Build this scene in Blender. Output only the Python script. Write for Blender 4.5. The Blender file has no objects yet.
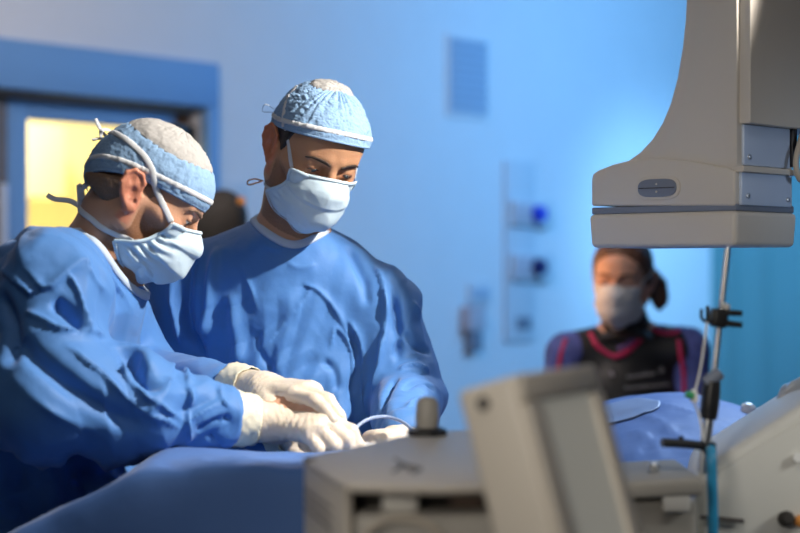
import bpy, bmesh, math, random
import numpy as np
from mathutils import Vector, Matrix, noise as mnoise

random.seed(4)
rng = np.random.default_rng(4)
C = bpy.context.scene.collection
SC = bpy.context.scene

# ------------------------------------------------------------------ camera
F = 1666.67          # focal length in pixels (75 mm on 36 mm, 800 px wide)
CZ = 1.40            # camera height


def P(x, y, d):
    """point seen at pixel x, y at distance d metres ahead of the camera"""
    return np.array([(x - 400) / F * d, d, CZ - (y - 266.5) / F * d])


cam_d = bpy.data.cameras.new('camera')
cam = bpy.data.objects.new('camera', cam_d)
C.objects.link(cam)
cam.location = (0, 0, CZ)
cam.rotation_euler = (math.pi / 2, 0, 0)
cam_d.lens = 75
cam_d.sensor_width = 36
cam_d.clip_start = 0.05
cam_d.dof.use_dof = True
cam_d.dof.focus_distance = 2.62
cam_d.dof.aperture_fstop = 2.6
SC.camera = cam

# ------------------------------------------------------------------ world, lights, exposure
SC.view_settings.view_transform = 'Standard'
SC.view_settings.look = 'None'
SC.view_settings.exposure = 0.0
SC.view_settings.gamma = 1.0
SC.view_settings.use_curve_mapping = False
world = bpy.data.worlds.new('world')
SC.world = world
world.use_nodes = True
world.node_tree.nodes['Background'].inputs[0].default_value = (0.36, 0.44, 0.64, 1)
world.node_tree.nodes['Background'].inputs[1].default_value = 0.06


def look(o, target):
    v = Vector(target) - o.location
    o.rotation_euler = v.to_track_quat('-Z', 'Y').to_euler()


def lamp(name, typ, loc, target, power, col, **kw):
    l = bpy.data.lights.new(name, typ)
    l.energy = power
    l.color = col
    for k, v in kw.items():
        setattr(l, k, v)
    o = bpy.data.objects.new(name, l)
    C.objects.link(o)
    o.location = loc
    if target is not None:
        look(o, target)
    return o


# surgical lamp above the right of the table, aimed at the two surgeons
lamp('surgical_light', 'SPOT', (1.02, 2.12, 2.36), (-0.36, 2.52, 1.37), 255, (1.0, 0.93, 0.84),
     spot_size=math.radians(33.5), spot_blend=0.28, shadow_soft_size=0.03)
# blue light washing the far wall
lamp('blue_wall_light', 'AREA', (2.5, 6.6, 2.75), (0.8, 8.5, 1.7), 80, (0.165, 0.50, 1.0), shape='RECTANGLE', size=1.6, size_y=0.8)
lamp('blue_corner_light', 'SPOT', (2.2, 7.4, 2.5), (1.40, 9.1, 1.30), 150, (0.27, 0.62, 1.0), spot_size=math.radians(60), spot_blend=1.0, shadow_soft_size=0.2)
# unseen neutral fill, added to take the blue out of the door wall
lamp('door_wall_fill', 'AREA', (-0.8, 3.6, 2.9), (-0.8, 6.4, 2.1), 44, (1.0, 0.86, 0.78), shape='RECTANGLE', size=1.2, size_y=0.6)
# soft room light behind the camera
lamp('front_fill', 'SPOT', (-0.9, -0.5, 2.0), (0.34, 1.92, 1.30), 82, (1.0, 0.93, 0.82), spot_size=math.radians(29), spot_blend=0.5, shadow_soft_size=0.35)
lamp('injector_fill', 'SPOT', (1.7, 1.5, 1.95), (0.52, 2.10, 1.14), 40, (0.95, 0.97, 0.92), spot_size=math.radians(20), spot_blend=0.6, shadow_soft_size=0.2)  # added spot out of view that brightens the injector housing
lamp('overhead_fill', 'AREA', (0.1, 1.1, 2.95), (0.1, 1.9, 1.0), 10, (1.0, 0.93, 0.85), shape='RECTANGLE', size=1.4, size_y=1.0)  # overhead fill, unseen, placed to lift the console and drape tops
# unseen cool spot added to brighten the drape on the right
lamp('drape_fill', 'SPOT', (1.25, 4.15, 2.45), (0.52, 2.92, 1.12), 190, (0.48, 0.68, 1.0), spot_size=math.radians(30), spot_blend=0.6, shadow_soft_size=0.25)
# cool lamp that catches the detector's right side
lamp('side_light', 'SPOT', (2.0, 1.9, 1.66), (0.60, 2.58, 1.49), 24, (0.62, 0.78, 1.0), spot_size=math.radians(13), spot_blend=0.5, shadow_soft_size=0.15)
# warm lamp to the left of the assistant
lamp('warm_lamp', 'SPOT', (-0.15, 4.42, 1.46), (0.6, 4.5, 1.36), 20, (1.0, 0.42, 0.12), spot_size=math.radians(26), spot_blend=0.6, shadow_soft_size=0.06)


# ------------------------------------------------------------------ materials
def mat(name, col, rough=0.5, metal=0.0, spec=0.5, bump=0.0, bscale=60.0, bdet=4.0, stretch=None, var=0.0, vscale=8.0,
        sss=0.0, sheen=0.0, emit=None, estr=0.0, alpha=1.0, trans=0.0, coat=0.0):
    m = bpy.data.materials.new(name)
    m.use_nodes = True
    nt = m.node_tree
    b = nt.nodes['Principled BSDF']
    c4 = (*col, 1)
    b.inputs['Base Color'].default_value = c4
    b.inputs['Roughness'].default_value = rough
    b.inputs['Metallic'].default_value = metal
    b.inputs['Specular IOR Level'].default_value = spec
    if sss:
        b.inputs['Subsurface Weight'].default_value = sss
        b.inputs['Subsurface Radius'].default_value = (1.0, 0.35, 0.2)
        b.inputs['Subsurface Scale'].default_value = 0.012
    if sheen:
        b.inputs['Sheen Weight'].default_value = sheen
        b.inputs['Sheen Roughness'].default_value = 0.5
    if coat:
        b.inputs['Coat Weight'].default_value = coat
    if emit:
        b.inputs['Emission Color'].default_value = (*emit, 1)
        b.inputs['Emission Strength'].default_value = estr
    b.inputs['Alpha'].default_value = alpha
    b.inputs['Transmission Weight'].default_value = trans
    tc = nt.nodes.new('ShaderNodeTexCoord')
    mp = nt.nodes.new('ShaderNodeMapping')
    nt.links.new(tc.outputs['Object'], mp.inputs['Vector'])
    if stretch:
        mp.inputs['Scale'].default_value = stretch
    if bump:
        n = nt.nodes.new('ShaderNodeTexNoise')
        n.inputs['Scale'].default_value = bscale
        n.inputs['Detail'].default_value = bdet
        nt.links.new(mp.outputs[0], n.inputs['Vector'])
        bp = nt.nodes.new('ShaderNodeBump')
        bp.inputs['Strength'].default_value = 1.0
        bp.inputs['Distance'].default_value = bump
        nt.links.new(n.outputs['Fac'], bp.inputs['Height'])
        nt.links.new(bp.outputs[0], b.inputs['Normal'])
    # a little colour variation in every material
    n2 = nt.nodes.new('ShaderNodeTexNoise')
    n2.inputs['Scale'].default_value = vscale
    n2.inputs['Detail'].default_value = 3
    nt.links.new(tc.outputs['Object'], n2.inputs['Vector'])
    v = var if var else 0.03
    mx = nt.nodes.new('ShaderNodeMix')
    mx.data_type = 'RGBA'
    mx.inputs['A'].default_value = (*[max(0, c * (1 - v)) for c in col], 1)
    mx.inputs['B'].default_value = (*[min(1, c * (1 + v)) for c in col], 1)
    nt.links.new(n2.outputs['Fac'], mx.inputs['Factor'])
    nt.links.new(mx.outputs['Result'], b.inputs['Base Color'])
    return m


def skin_mat(name, col, red, stub):
    """skin: colour attribute 'tint' carries redness (R) and beard shadow (G)"""
    m = mat(name, col, rough=0.47, spec=0.4, bump=0.0006, bscale=420, sss=0.12, var=0.10, vscale=45)
    nt = m.node_tree
    b = nt.nodes['Principled BSDF']
    src = b.inputs['Base Color'].links[0].from_socket
    at = nt.nodes.new('ShaderNodeAttribute')
    at.attribute_name = 'tint'
    sp = nt.nodes.new('ShaderNodeSeparateColor')
    nt.links.new(at.outputs['Color'], sp.inputs[0])
    m1 = nt.nodes.new('ShaderNodeMix'); m1.data_type = 'RGBA'
    nt.links.new(sp.outputs[0], m1.inputs['Factor'])
    nt.links.new(src, m1.inputs['A'])
    m1.inputs['B'].default_value = (*red, 1)
    tc = nt.nodes.new('ShaderNodeTexCoord')
    nz = nt.nodes.new('ShaderNodeTexNoise')
    nz.inputs['Scale'].default_value = 700
    nt.links.new(tc.outputs['Object'], nz.inputs['Vector'])
    mr = nt.nodes.new('ShaderNodeMath'); mr.operation = 'MULTIPLY_ADD'
    nt.links.new(nz.outputs['Fac'], mr.inputs[0])
    mr.inputs[1].default_value = 0.9
    mr.inputs[2].default_value = 0.35
    mm = nt.nodes.new('ShaderNodeMath'); mm.operation = 'MULTIPLY'; mm.use_clamp = True
    nt.links.new(sp.outputs[1], mm.inputs[0])
    nt.links.new(mr.outputs[0], mm.inputs[1])
    m2 = nt.nodes.new('ShaderNodeMix'); m2.data_type = 'RGBA'
    nt.links.new(mm.outputs[0], m2.inputs['Factor'])
    nt.links.new(m1.outputs['Result'], m2.inputs['A'])
    m2.inputs['B'].default_value = (*stub, 1)
    nt.links.new(m2.outputs['Result'], b.inputs['Base Color'])
    return m


M = {}
M['gown'] = mat('gown_blue', (0.066, 0.200, 0.50), rough=0.60, spec=0.3, bump=0.0012, bscale=38, bdet=6, sheen=0.15, var=0.05)
M['drape'] = mat('drape_blue', (0.062, 0.155, 0.42), rough=0.6, spec=0.35, bump=0.0010, bscale=30, bdet=5, sheen=0.1, var=0.05)
M['trim_white'] = mat('gown_trim', (0.46, 0.55, 0.68), rough=0.7, bump=0.0003, bscale=400)
M['cap'] = mat('cap_blue', (0.25, 0.40, 0.61), rough=0.8, spec=0.2, bump=0.0012, bscale=230, bdet=3, var=0.05)
M['crown'] = mat('crown_grey', (0.42, 0.41, 0.40), rough=0.9, spec=0.2, bump=0.0012, bscale=160, var=0.08, vscale=40)
M['band'] = mat('white_tie', (0.64, 0.66, 0.69), rough=0.85, spec=0.2, bump=0.0002, bscale=500)
M['mask'] = mat('mask_paleblue', (0.54, 0.68, 0.78), rough=0.8, spec=0.2, bump=0.0003, bscale=160, var=0.04)
M['skin1'] = skin_mat('skin_fair', (0.58, 0.32, 0.205), (0.60, 0.18, 0.11), (0.26, 0.12, 0.06))
M['skin2'] = skin_mat('skin_tan', (0.50, 0.265, 0.15), (0.54, 0.14, 0.07), (0.13, 0.07, 0.045))
M['skin3'] = skin_mat('skin_light', (0.58, 0.34, 0.25), (0.60, 0.22, 0.16), (0.3, 0.2, 0.15))
M['hair_dark'] = mat('hair_dark', (0.018, 0.012, 0.010), rough=0.5, bump=0.001, bscale=300, stretch=(1, 1, 0.2))
M['brow_dark'] = mat('brow_dark', (0.055, 0.032, 0.02), rough=0.7, bump=0.0006, bscale=500)
M['hair_sandy'] = mat('hair_sandy', (0.21, 0.13, 0.085), rough=0.8, bump=0.001, bscale=400, stretch=(1, 1, 0.3), var=0.3, vscale=300)
M['hair_brown'] = mat('hair_brown', (0.11, 0.052, 0.03), rough=0.4, bump=0.0015, bscale=200, stretch=(1, 1, 0.15), var=0.3, vscale=90)
M['eye'] = mat('eye_white', (0.62, 0.60, 0.58), rough=0.15)
M['iris'] = mat('iris_blue', (0.10, 0.14, 0.17), rough=0.1)
M['glove'] = mat('glove_cream', (0.72, 0.62, 0.50), rough=0.38, spec=0.45, bump=0.0009, bscale=130, bdet=3, stretch=(1.6, 1, 1), sss=0.05, var=0.04)
M['glove_cuff'] = mat('glove_cuff', (0.76, 0.72, 0.56), rough=0.5, bump=0.0012, bscale=90, var=0.05)
M['wall'] = mat('wall_paint', (0.72, 0.74, 0.78), rough=0.85, spec=0.2, bump=0.0003, bscale=200)
M['teal'] = mat('teal_wall', (0.12, 0.30, 0.33), rough=0.6, spec=0.3, var=0.08, vscale=2)
M['floor'] = mat('floor_vinyl', (0.30, 0.33, 0.36), rough=0.4, var=0.1, vscale=30)
M['ceiling'] = mat('ceiling_tile', (0.7, 0.7, 0.7), rough=0.9)
M['door_blue'] = mat('door_blue', (0.17, 0.34, 0.62), rough=0.5, spec=0.4)
M['door_brown'] = mat('door_brown', (0.16, 0.11, 0.085), rough=0.5, var=0.2, vscale=20)
M['steel'] = mat('steel', (0.62, 0.64, 0.66), rough=0.28, metal=1.0, bump=0.0001, bscale=300, stretch=(1, 1, 12))
M['plate'] = mat('brushed_plate', (0.58, 0.68, 0.86), rough=0.45, metal=0.25, var=0.05)
M['cream'] = mat('cream_wall', (0.90, 0.82, 0.52), rough=0.8)
M['cream2'] = mat('cream_cabinet', (0.92, 0.85, 0.60), rough=0.7)
M['vent'] = mat('vent_grey', (0.42, 0.52, 0.66), rough=0.5)
M['black'] = mat('black_plastic', (0.012, 0.012, 0.014), rough=0.4)
M['dark'] = mat('dark_recess', (0.035, 0.030, 0.026), rough=0.7)
M['beige'] = mat('beige_plastic', (0.62, 0.565, 0.49), rough=0.42, bump=0.0001, bscale=900)
M['beige_dark'] = mat('dark_beige_plastic', (0.40, 0.375, 0.335), rough=0.5)  # darker beige plastic
M['beige_light'] = mat('pale_plastic', (0.66, 0.64, 0.60), rough=0.4)
M['grey'] = mat('grey_plastic', (0.20, 0.23, 0.30), rough=0.45)
M['housing'] = mat('detector_paint', (0.66, 0.61, 0.545), rough=0.40, bump=0.00015, bscale=700)
M['screen'] = mat('screen_painted_reflection', (0.52, 0.50, 0.44), rough=0.30, spec=0.5, emit=(0.60, 0.58, 0.50), estr=0.22)  # pale base and faint glow stand in for a reflection in the screen
M['monitor'] = mat('monitor_plastic', (0.72, 0.655, 0.56), rough=0.42, bump=0.0001, bscale=900)
M['injector'] = mat('injector_paint', (0.72, 0.71, 0.66), rough=0.42, bump=0.0001, bscale=900)
M['mark'] = mat('dark_mark', (0.10, 0.09, 0.085), rough=0.6)
M['apron'] = mat('lead_apron', (0.008, 0.008, 0.010), rough=0.5, bump=0.0015, bscale=25, sheen=0.1)
M['pink'] = mat('magenta_binding', (0.62, 0.025, 0.13), rough=0.6)
M['purple'] = mat('purple_lining', (0.22, 0.12, 0.36), rough=0.6)
M['scrub_print'] = mat('printed_scrubs', (0.10, 0.13, 0.42), rough=0.7, var=0.6, vscale=38)
M['thread'] = mat('grey_thread', (0.32, 0.32, 0.34), rough=0.8)
M['scrub_dark'] = mat('dark_scrubs', (0.03, 0.05, 0.11), rough=0.7)
M['trousers'] = mat('blue_trousers', (0.06, 0.14, 0.32), rough=0.7)
M['shoe'] = mat('shoe_rubber', (0.05, 0.05, 0.06), rough=0.6)
M['tube_blue'] = mat('blue_hose', (0.03, 0.30, 0.55), rough=0.3, spec=0.5)
M['green'] = mat('green_cap', (0.04, 0.38, 0.14), rough=0.4)
M['clear'] = mat('clear_plastic', (0.92, 0.92, 0.92), rough=0.08, trans=0.85)
M['film'] = mat('frosted_film', (0.26, 0.34, 0.52), rough=0.4)
M['white'] = mat('white_plastic', (0.86, 0.86, 0.84), rough=0.25)
M['cable'] = mat('cable_beige', (0.50, 0.44, 0.36), rough=0.5)
M['blue_knob'] = mat('blue_knob', (0.03, 0.06, 0.62), rough=0.35)
M['navy_knob'] = mat('navy_knob', (0.015, 0.015, 0.12), rough=0.35)
M['outlet'] = mat('outlet_grey', (0.50, 0.46, 0.52), rough=0.5)
M['panel'] = mat('wall_panel_grey', (0.60, 0.64, 0.70), rough=0.6)
M['amber'] = mat('amber_band', (0.80, 0.33, 0.08), rough=0.4)


def crumple(m, scale, dist):
    """sharp shallow creases on top of a material's own bump"""
    nt = m.node_tree
    b = nt.nodes['Principled BSDF']
    tc = nt.nodes.new('ShaderNodeTexCoord')
    n = nt.nodes.new('ShaderNodeTexNoise')
    n.noise_type = 'RIDGED_MULTIFRACTAL'
    n.normalize = True
    n.inputs['Scale'].default_value = scale
    n.inputs['Detail'].default_value = 2.0
    n.inputs['Roughness'].default_value = 0.4
    n.inputs['Distortion'].default_value = 0.4
    nt.links.new(tc.outputs['Object'], n.inputs['Vector'])
    bp = nt.nodes.new('ShaderNodeBump')
    bp.inputs['Distance'].default_value = dist
    nt.links.new(n.outputs['Fac'], bp.inputs['Height'])
    if b.inputs['Normal'].is_linked:
        nt.links.new(b.inputs['Normal'].links[0].from_socket, bp.inputs['Normal'])
    nt.links.new(bp.outputs[0], b.inputs['Normal'])


crumple(M['gown'], 8.0, 0.010)
crumple(M['drape'], 6.0, 0.007)
crumple(M['mask'], 26.0, 0.002)

# ------------------------------------------------------------------ object helpers
def link(name, me, material=None, parent=None, smooth=False):
    o = bpy.data.objects.new(name, me)
    C.objects.link(o)
    if material is not None:
        me.materials.append(material)
    if smooth:
        me.polygons.foreach_set('use_smooth', np.ones(len(me.polygons), dtype=bool))
    if parent is not None:
        o.parent = parent
        o.matrix_parent_inverse = PINV(parent)
    return o


def WORLD(o):
    m = o.matrix_basis.copy()
    return m if o.parent is None else WORLD(o.parent) @ o.matrix_parent_inverse @ m


def PINV(parent):
    return WORLD(parent).inverted()


def tag(o, label=None, cat=None, group=None, kind=None):
    if label: o['label'] = label
    if cat: o['category'] = cat
    if group: o['group'] = group
    if kind: o['kind'] = kind
    return o


def empty(name, loc, label, cat, group=None):
    o = bpy.data.objects.new(name, None)
    C.objects.link(o)
    o.location = tuple(loc)
    o.empty_display_size = 0.1
    return tag(o, label, cat, group)


def np_mesh(name, v, f):
    """quads or tris array -> mesh"""
    me = bpy.data.meshes.new(name)
    f = np.asarray(f)
    n = f.shape[1]
    me.vertices.add(len(v))
    me.vertices.foreach_set('co', np.asarray(v, dtype=np.float32).ravel())
    me.loops.add(f.size)
    me.loops.foreach_set('vertex_index', f.astype(np.int32).ravel())
    me.polygons.add(len(f))
    me.polygons.foreach_set('loop_start', (np.arange(len(f)) * n).astype(np.int32))
    me.polygons.foreach_set('loop_total', np.full(len(f), n, dtype=np.int32))
    me.update(calc_edges=True)
    me.validate()
    return me


def bm_mesh(name, bm):
    me = bpy.data.meshes.new(name)
    bm.normal_update()
    bm.to_mesh(me)
    bm.free()
    return me


def box(name, c, size, material, parent=None, R=None, bevel=0.0, seg=3, taper=None):
    bm = bmesh.new()
    bmesh.ops.create_cube(bm, size=1)
    for v in bm.verts:
        k = 1.0
        if taper is not None and v.co.z < 0: k = taper
        v.co = Vector((v.co.x * size[0] * k, v.co.y * size[1] * k, v.co.z * size[2]))
    if bevel:
        bmesh.ops.bevel(bm, geom=bm.edges[:], offset=bevel, segments=seg, affect='EDGES', profile=0.5)
    M4 = Matrix.Translation(Vector(c))
    if R is not None:
        M4 = M4 @ Matrix(np.asarray(R).tolist()).to_4x4()
    bm.transform(M4)
    o = link(name, bm_mesh(name, bm), material, parent, smooth=False)
    if bevel: smooth_by_angle(o)
    return o


def smooth_by_angle(o, deg=40):
    me = o.data
    bm = bmesh.new(); bm.from_mesh(me)
    for f in bm.faces: f.smooth = True
    for e in bm.edges:
        if len(e.link_faces) == 2 and e.calc_face_angle(0) > math.radians(deg): e.smooth = False
    bm.to_mesh(me); bm.free()


def prism(name, pts, ext, material, parent=None, bevel=0.0, seg=3):
    """closed polygon of 3D points extruded along vector ext"""
    bm = bmesh.new()
    vs = [bm.verts.new(tuple(p)) for p in pts]
    f = bm.faces.new(vs)
    r = bmesh.ops.extrude_face_region(bm, geom=[f])
    nv = [g for g in r['geom'] if isinstance(g, bmesh.types.BMVert)]
    bmesh.ops.translate(bm, vec=Vector(tuple(ext)), verts=nv)
    bmesh.ops.recalc_face_normals(bm, faces=bm.faces[:])
    if bevel:
        ed = [e for e in bm.edges if len(e.link_faces) == 2 and e.calc_face_angle(0) > 0.5]
        bmesh.ops.bevel(bm, geom=ed, offset=bevel, segments=seg, affect='EDGES', profile=0.5)
    o = link(name, bm_mesh(name, bm), material, parent)
    smooth_by_angle(o)
    return o


def catmull(pts, n):
    pts = np.asarray(pts, float)
    if len(pts) == 2:
        t = np.linspace(0, 1, n)[:, None]
        return pts[0] * (1 - t) + pts[1] * t
    p = np.vstack([2 * pts[0] - pts[1], pts, 2 * pts[-1] - pts[-2]])
    out = []
    m = len(pts) - 1
    for u in np.linspace(0, m - 1e-6, n):
        i = int(u); t = u - i
        a, b, c, d = p[i], p[i + 1], p[i + 2], p[i + 3]
        out.append(0.5 * ((2 * b) + (c - a) * t + (2 * a - 5 * b + 4 * c - d) * t * t + (3 * b - a - 3 * c + d) * t ** 3))
    return np.array(out)


def tube(name, pts, r, material, parent=None, n=40, seg=10, smooth_path=True):
    """swept tube; r a number or a list along the path"""
    path = catmull(pts, n) if smooth_path else np.asarray(pts, float)
    n = len(path)
    rr = np.interp(np.linspace(0, 1, n), np.linspace(0, 1, len(r)), r) if hasattr(r, '__len__') else np.full(n, r)
    T = np.gradient(path, axis=0)
    T /= np.linalg.norm(T, axis=1)[:, None] + 1e-12
    up = np.array([0, 0, 1.0]) if abs(T[0][2]) < 0.9 else np.array([1.0, 0, 0])
    N = []
    u = up - T[0] * (up @ T[0]); u /= np.linalg.norm(u)
    for t in T:
        u = u - t * (u @ t); u /= np.linalg.norm(u) + 1e-12
        N.append(u)
    N = np.array(N); B = np.cross(T, N)
    a = np.linspace(0, 2 * math.pi, seg, endpoint=False)
    V = path[:, None, :] + rr[:, None, None] * (np.cos(a)[None, :, None] * N[:, None, :] + np.sin(a)[None, :, None] * B[:, None, :])
    V = V.reshape(-1, 3)
    bm = bmesh.new()
    vs = [bm.verts.new(v) for v in V]
    for i in range(n - 1):
        for j in range(seg):
            bm.faces.new([vs[i * seg + j], vs[i * seg + (j + 1) % seg], vs[(i + 1) * seg + (j + 1) % seg], vs[(i + 1) * seg + j]])
    bm.faces.new([vs[j] for j in range(seg)][::-1])
    bm.faces.new([vs[(n - 1) * seg + j] for j in range(seg)])
    bmesh.ops.recalc_face_normals(bm, faces=bm.faces[:])
    o = link(name, bm_mesh(name, bm), material, parent)
    smooth_by_angle(o, 60)
    return o


def lathe(name, base, axis, prof, material, parent=None, seg=32):
    """prof: list of (radius, height) along axis from base"""
    ax = np.asarray(axis, float); ax /= np.linalg.norm(ax)
    h = np.array([1.0, 0, 0]) if abs(ax[0]) < 0.8 else np.array([0, 1.0, 0])
    u = np.cross(ax, h); u /= np.linalg.norm(u); w = np.cross(ax, u)
    bm = bmesh.new(); rings = []
    for r, z in prof:
        rings.append([bm.verts.new(tuple(np.asarray(base) + ax * z + max(r, 1e-5) * (math.cos(t) * u + math.sin(t) * w)))
                      for t in np.linspace(0, 2 * math.pi, seg, endpoint=False)])
    for a, b in zip(rings[:-1], rings[1:]):
        for j in range(seg):
            bm.faces.new([a[j], a[(j + 1) % seg], b[(j + 1) % seg], b[j]])
    bm.faces.new(rings[0][::-1]); bm.faces.new(rings[-1])
    bmesh.ops.recalc_face_normals(bm, faces=bm.faces[:])
    o = link(name, bm_mesh(name, bm), material, parent)
    smooth_by_angle(o, 35)
    return o


# ------------------------------------------------------------------ smooth solids (distance fields meshed by surface nets)
def rotx(a): c, s = math.cos(a), math.sin(a); return np.array([[1, 0, 0], [0, c, -s], [0, s, c]])
def roty(a): c, s = math.cos(a), math.sin(a); return np.array([[c, 0, s], [0, 1, 0], [-s, 0, c]])
def rotz(a): c, s = math.cos(a), math.sin(a); return np.array([[c, -s, 0], [s, c, 0], [0, 0, 1]])
def R3(yaw, pitch, roll): return rotz(math.radians(yaw)) @ rotx(math.radians(pitch)) @ roty(math.radians(roll))


class Solid:
    def __init__(s):
        s.ops = []
        s.R = np.eye(3); s.o = np.zeros(3); s.k = 1.0

    def frame(s, R=None, o=(0, 0, 0), k=1.0):
        s.R = np.eye(3) if R is None else R
        s.o = np.asarray(o, float); s.k = k
        return s

    def w(s, p): return s.o + s.R @ (np.asarray(p, float) * s.k)

    def _push(s, op, fn, lo, hi, k): s.ops.append((op, fn, np.asarray(lo), np.asarray(hi), k))

    def cone(s, a, b, ra, rb=None, k=0.01, op='+'):
        rb = ra if rb is None else rb
        a = s.w(a); b = s.w(b); ra *= s.k; rb *= s.k; k *= s.k
        v = b - a; vv = v @ v + 1e-12

        def fn(p):
            t = np.clip(((p - a) @ v) / vv, 0, 1)
            return np.linalg.norm(p - a - t[:, None] * v, axis=1) - (ra + (rb - ra) * t)
        r = max(ra, rb)
        s._push(op, fn, np.minimum(a, b) - r, np.maximum(a, b) + r, k)
        return s

    def chain(s, pts, rad, k=0.01, op='+'):
        for i in range(len(pts) - 1): s.cone(pts[i], pts[i + 1], rad[i], rad[i + 1], k, op)
        return s

    def ball(s, c, r, k=0.01, op='+'): return s.cone(c, c, r, r, k, op)

    def ell(s, c, r, R=None, k=0.01, op='+'):
        c = s.w(c); Rw = s.R if R is None else s.R @ R
        r = np.asarray(r, float) * s.k; k *= s.k

        def fn(p):
            q = (p - c) @ Rw
            k0 = np.linalg.norm(q / r, axis=1); k1 = np.linalg.norm(q / r ** 2, axis=1)
            return k0 * (k0 - 1) / (k1 + 1e-9)
        m = r.max()
        ext = np.abs(Rw) @ r
        s._push(op, fn, c - ext, c + ext, k)
        return s

    def plane(s, c, n, k=0.004, op='&'):
        """keep (op '&') the side the normal points away from"""
        c = s.w(c); n = s.R @ np.asarray(n, float); n = n / np.linalg.norm(n)
        s._push(op, lambda p: (p - c) @ n, np.full(3, -9.0), np.full(3, 9.0), k * s.k)
        return s

    @staticmethod
    def comb(op, a, b, k):
        if op == '+':
            h = np.maximum(k - np.abs(a - b), 0) / k
            return np.minimum(a, b) - h * h * k * 0.25
        if op == '-': b = -b
        h = np.maximum(k - np.abs(a - b), 0) / k
        return np.maximum(a, b) + h * h * k * 0.25

    def __call__(s, p):
        d = np.full(len(p), 9.0)
        for op, fn, lo, hi, k in s.ops: d = s.comb(op, d, fn(p), k)
        return d

    def grad(s, p, e=0.0015):
        g = np.stack([s(p + np.eye(3)[i] * e) - s(p - np.eye(3)[i] * e) for i in range(3)], 1)
        return g / (np.linalg.norm(g, axis=1)[:, None] + 1e-12)

    def copy(s):
        t = Solid(); t.ops = list(s.ops); t.R, t.o, t.k = s.R, s.o, s.k
        return t

    def mesh(s, name, xs, ys, zs, relax=1):
        f = np.full((len(xs), len(ys), len(zs)), 1.0, dtype=np.float32)
        for op, fn, lo, hi, k in s.ops:
            m = k + 0.02
            i = [np.searchsorted(ax, (lo[q] - m)) for q, ax in enumerate((xs, ys, zs))]
            j = [np.searchsorted(ax, (hi[q] + m)) for q, ax in enumerate((xs, ys, zs))]
            if any(b <= a for a, b in zip(i, j)): continue
            sl = tuple(slice(a, b) for a, b in zip(i, j))
            g = np.stack(np.meshgrid(xs[sl[0]], ys[sl[1]], zs[sl[2]], indexing='ij'), -1)
            v = fn(g.reshape(-1, 3)).reshape(g.shape[:3])
            f[sl] = s.comb(op, f[sl], v, k)
        return surface_nets(f, xs, ys, zs, relax)


def axis(lo, hi, fine, coarse, a=None, b=None):
    """grid coordinates, fine between a and b and coarse elsewhere"""
    if a is None: return np.arange(lo, hi + fine, fine)
    out = []
    if lo < a: out.append(np.linspace(lo, a, max(2, int((a - lo) / coarse) + 1), endpoint=False))
    out.append(np.arange(a, b, fine))
    if b < hi: out.append(np.linspace(b, hi, max(2, int((hi - b) / coarse) + 1)))
    return np.concatenate(out)


def surface_nets(f, xs, ys, zs, relax=1):
    ins = f < 0
    nx, ny, nz = f.shape
    c = np.zeros((nx - 1, ny - 1, nz - 1), dtype=np.int8)
    for i in (0, 1):
        for j in (0, 1):
            for k in (0, 1):
                c += ins[i:nx - 1 + i, j:ny - 1 + j, k:nz - 1 + k]
    act = (c > 0) & (c < 8)
    I, J, K = np.nonzero(act)
    idx = np.full(act.shape, -1, dtype=np.int64)
    idx[I, J, K] = np.arange(len(I))
    acc = np.zeros((len(I), 3)); cnt = np.zeros(len(I))
    ax = (xs, ys, zs)
    corners = [(i, j, k) for i in (0, 1) for j in (0, 1) for k in (0, 1)]
    for a in corners:
        for q in range(3):
            if a[q]: continue
            b = list(a); b[q] = 1
            fa = f[I + a[0], J + a[1], K + a[2]]; fb = f[I + b[0], J + b[1], K + b[2]]
            m = (fa < 0) != (fb < 0)
            t = np.where(m, fa / np.where(fa - fb == 0, 1, fa - fb), 0)
            pa = np.stack([xs[I + a[0]], ys[J + a[1]], zs[K + a[2]]], 1)
            pb = np.stack([xs[I + b[0]], ys[J + b[1]], zs[K + b[2]]], 1)
            acc += np.where(m[:, None], pa + (pb - pa) * t[:, None], 0)
            cnt += m
    V = acc / cnt[:, None]
    quads = []
    for q in range(3):
        o1, o2 = [(1, 2), (2, 0), (0, 1)][q]
        sl0 = [slice(None)] * 3; sl1 = [slice(None)] * 3
        sl0[q] = slice(0, -1); sl1[q] = slice(1, None)
        a = ins[tuple(sl0)]; b = ins[tuple(sl1)]
        e = np.stack(np.nonzero(a != b), 1)
        m = (e[:, o1] > 0) & (e[:, o2] > 0) & (e[:, o1] < f.shape[o1] - 1) & (e[:, o2] < f.shape[o2] - 1)
        e = e[m]
        fl = a[tuple(e.T)]

        def cell(d1, d2):
            g = e.copy(); g[:, o1] -= d1; g[:, o2] -= d2
            return idx[tuple(g.T)]
        Q = np.stack([cell(1, 1), cell(0, 1), cell(0, 0), cell(1, 0)], 1)
        Q[~fl] = Q[~fl][:, ::-1]
        quads.append(Q)
    Q = np.concatenate(quads)
    Q = Q[(Q >= 0).all(1)]
    for _ in range(relax): V = laplace(V, Q, 0.5)
    return V, Q


def laplace(V, Q, w=0.5):
    n = len(V)
    s = np.zeros((n, 3)); c = np.zeros(n)
    for a, b in ((0, 1), (1, 2), (2, 3), (3, 0)):
        for i, j in ((a, b), (b, a)):
            c += np.bincount(Q[:, i], minlength=n)
            for q in range(3): s[:, q] += np.bincount(Q[:, i], weights=V[Q[:, j], q], minlength=n)
    return V * (1 - w) + w * s / np.maximum(c, 1)[:, None]


def vnormals(V, Q):
    fn = np.cross(V[Q[:, 2]] - V[Q[:, 0]], V[Q[:, 3]] - V[Q[:, 1]])
    n = np.zeros_like(V)
    for i in range(4):
        for q in range(3): n[:, q] += np.bincount(Q[:, i], weights=fn[:, q], minlength=len(V))
    return n / (np.linalg.norm(n, axis=1)[:, None] + 1e-12)


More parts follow.
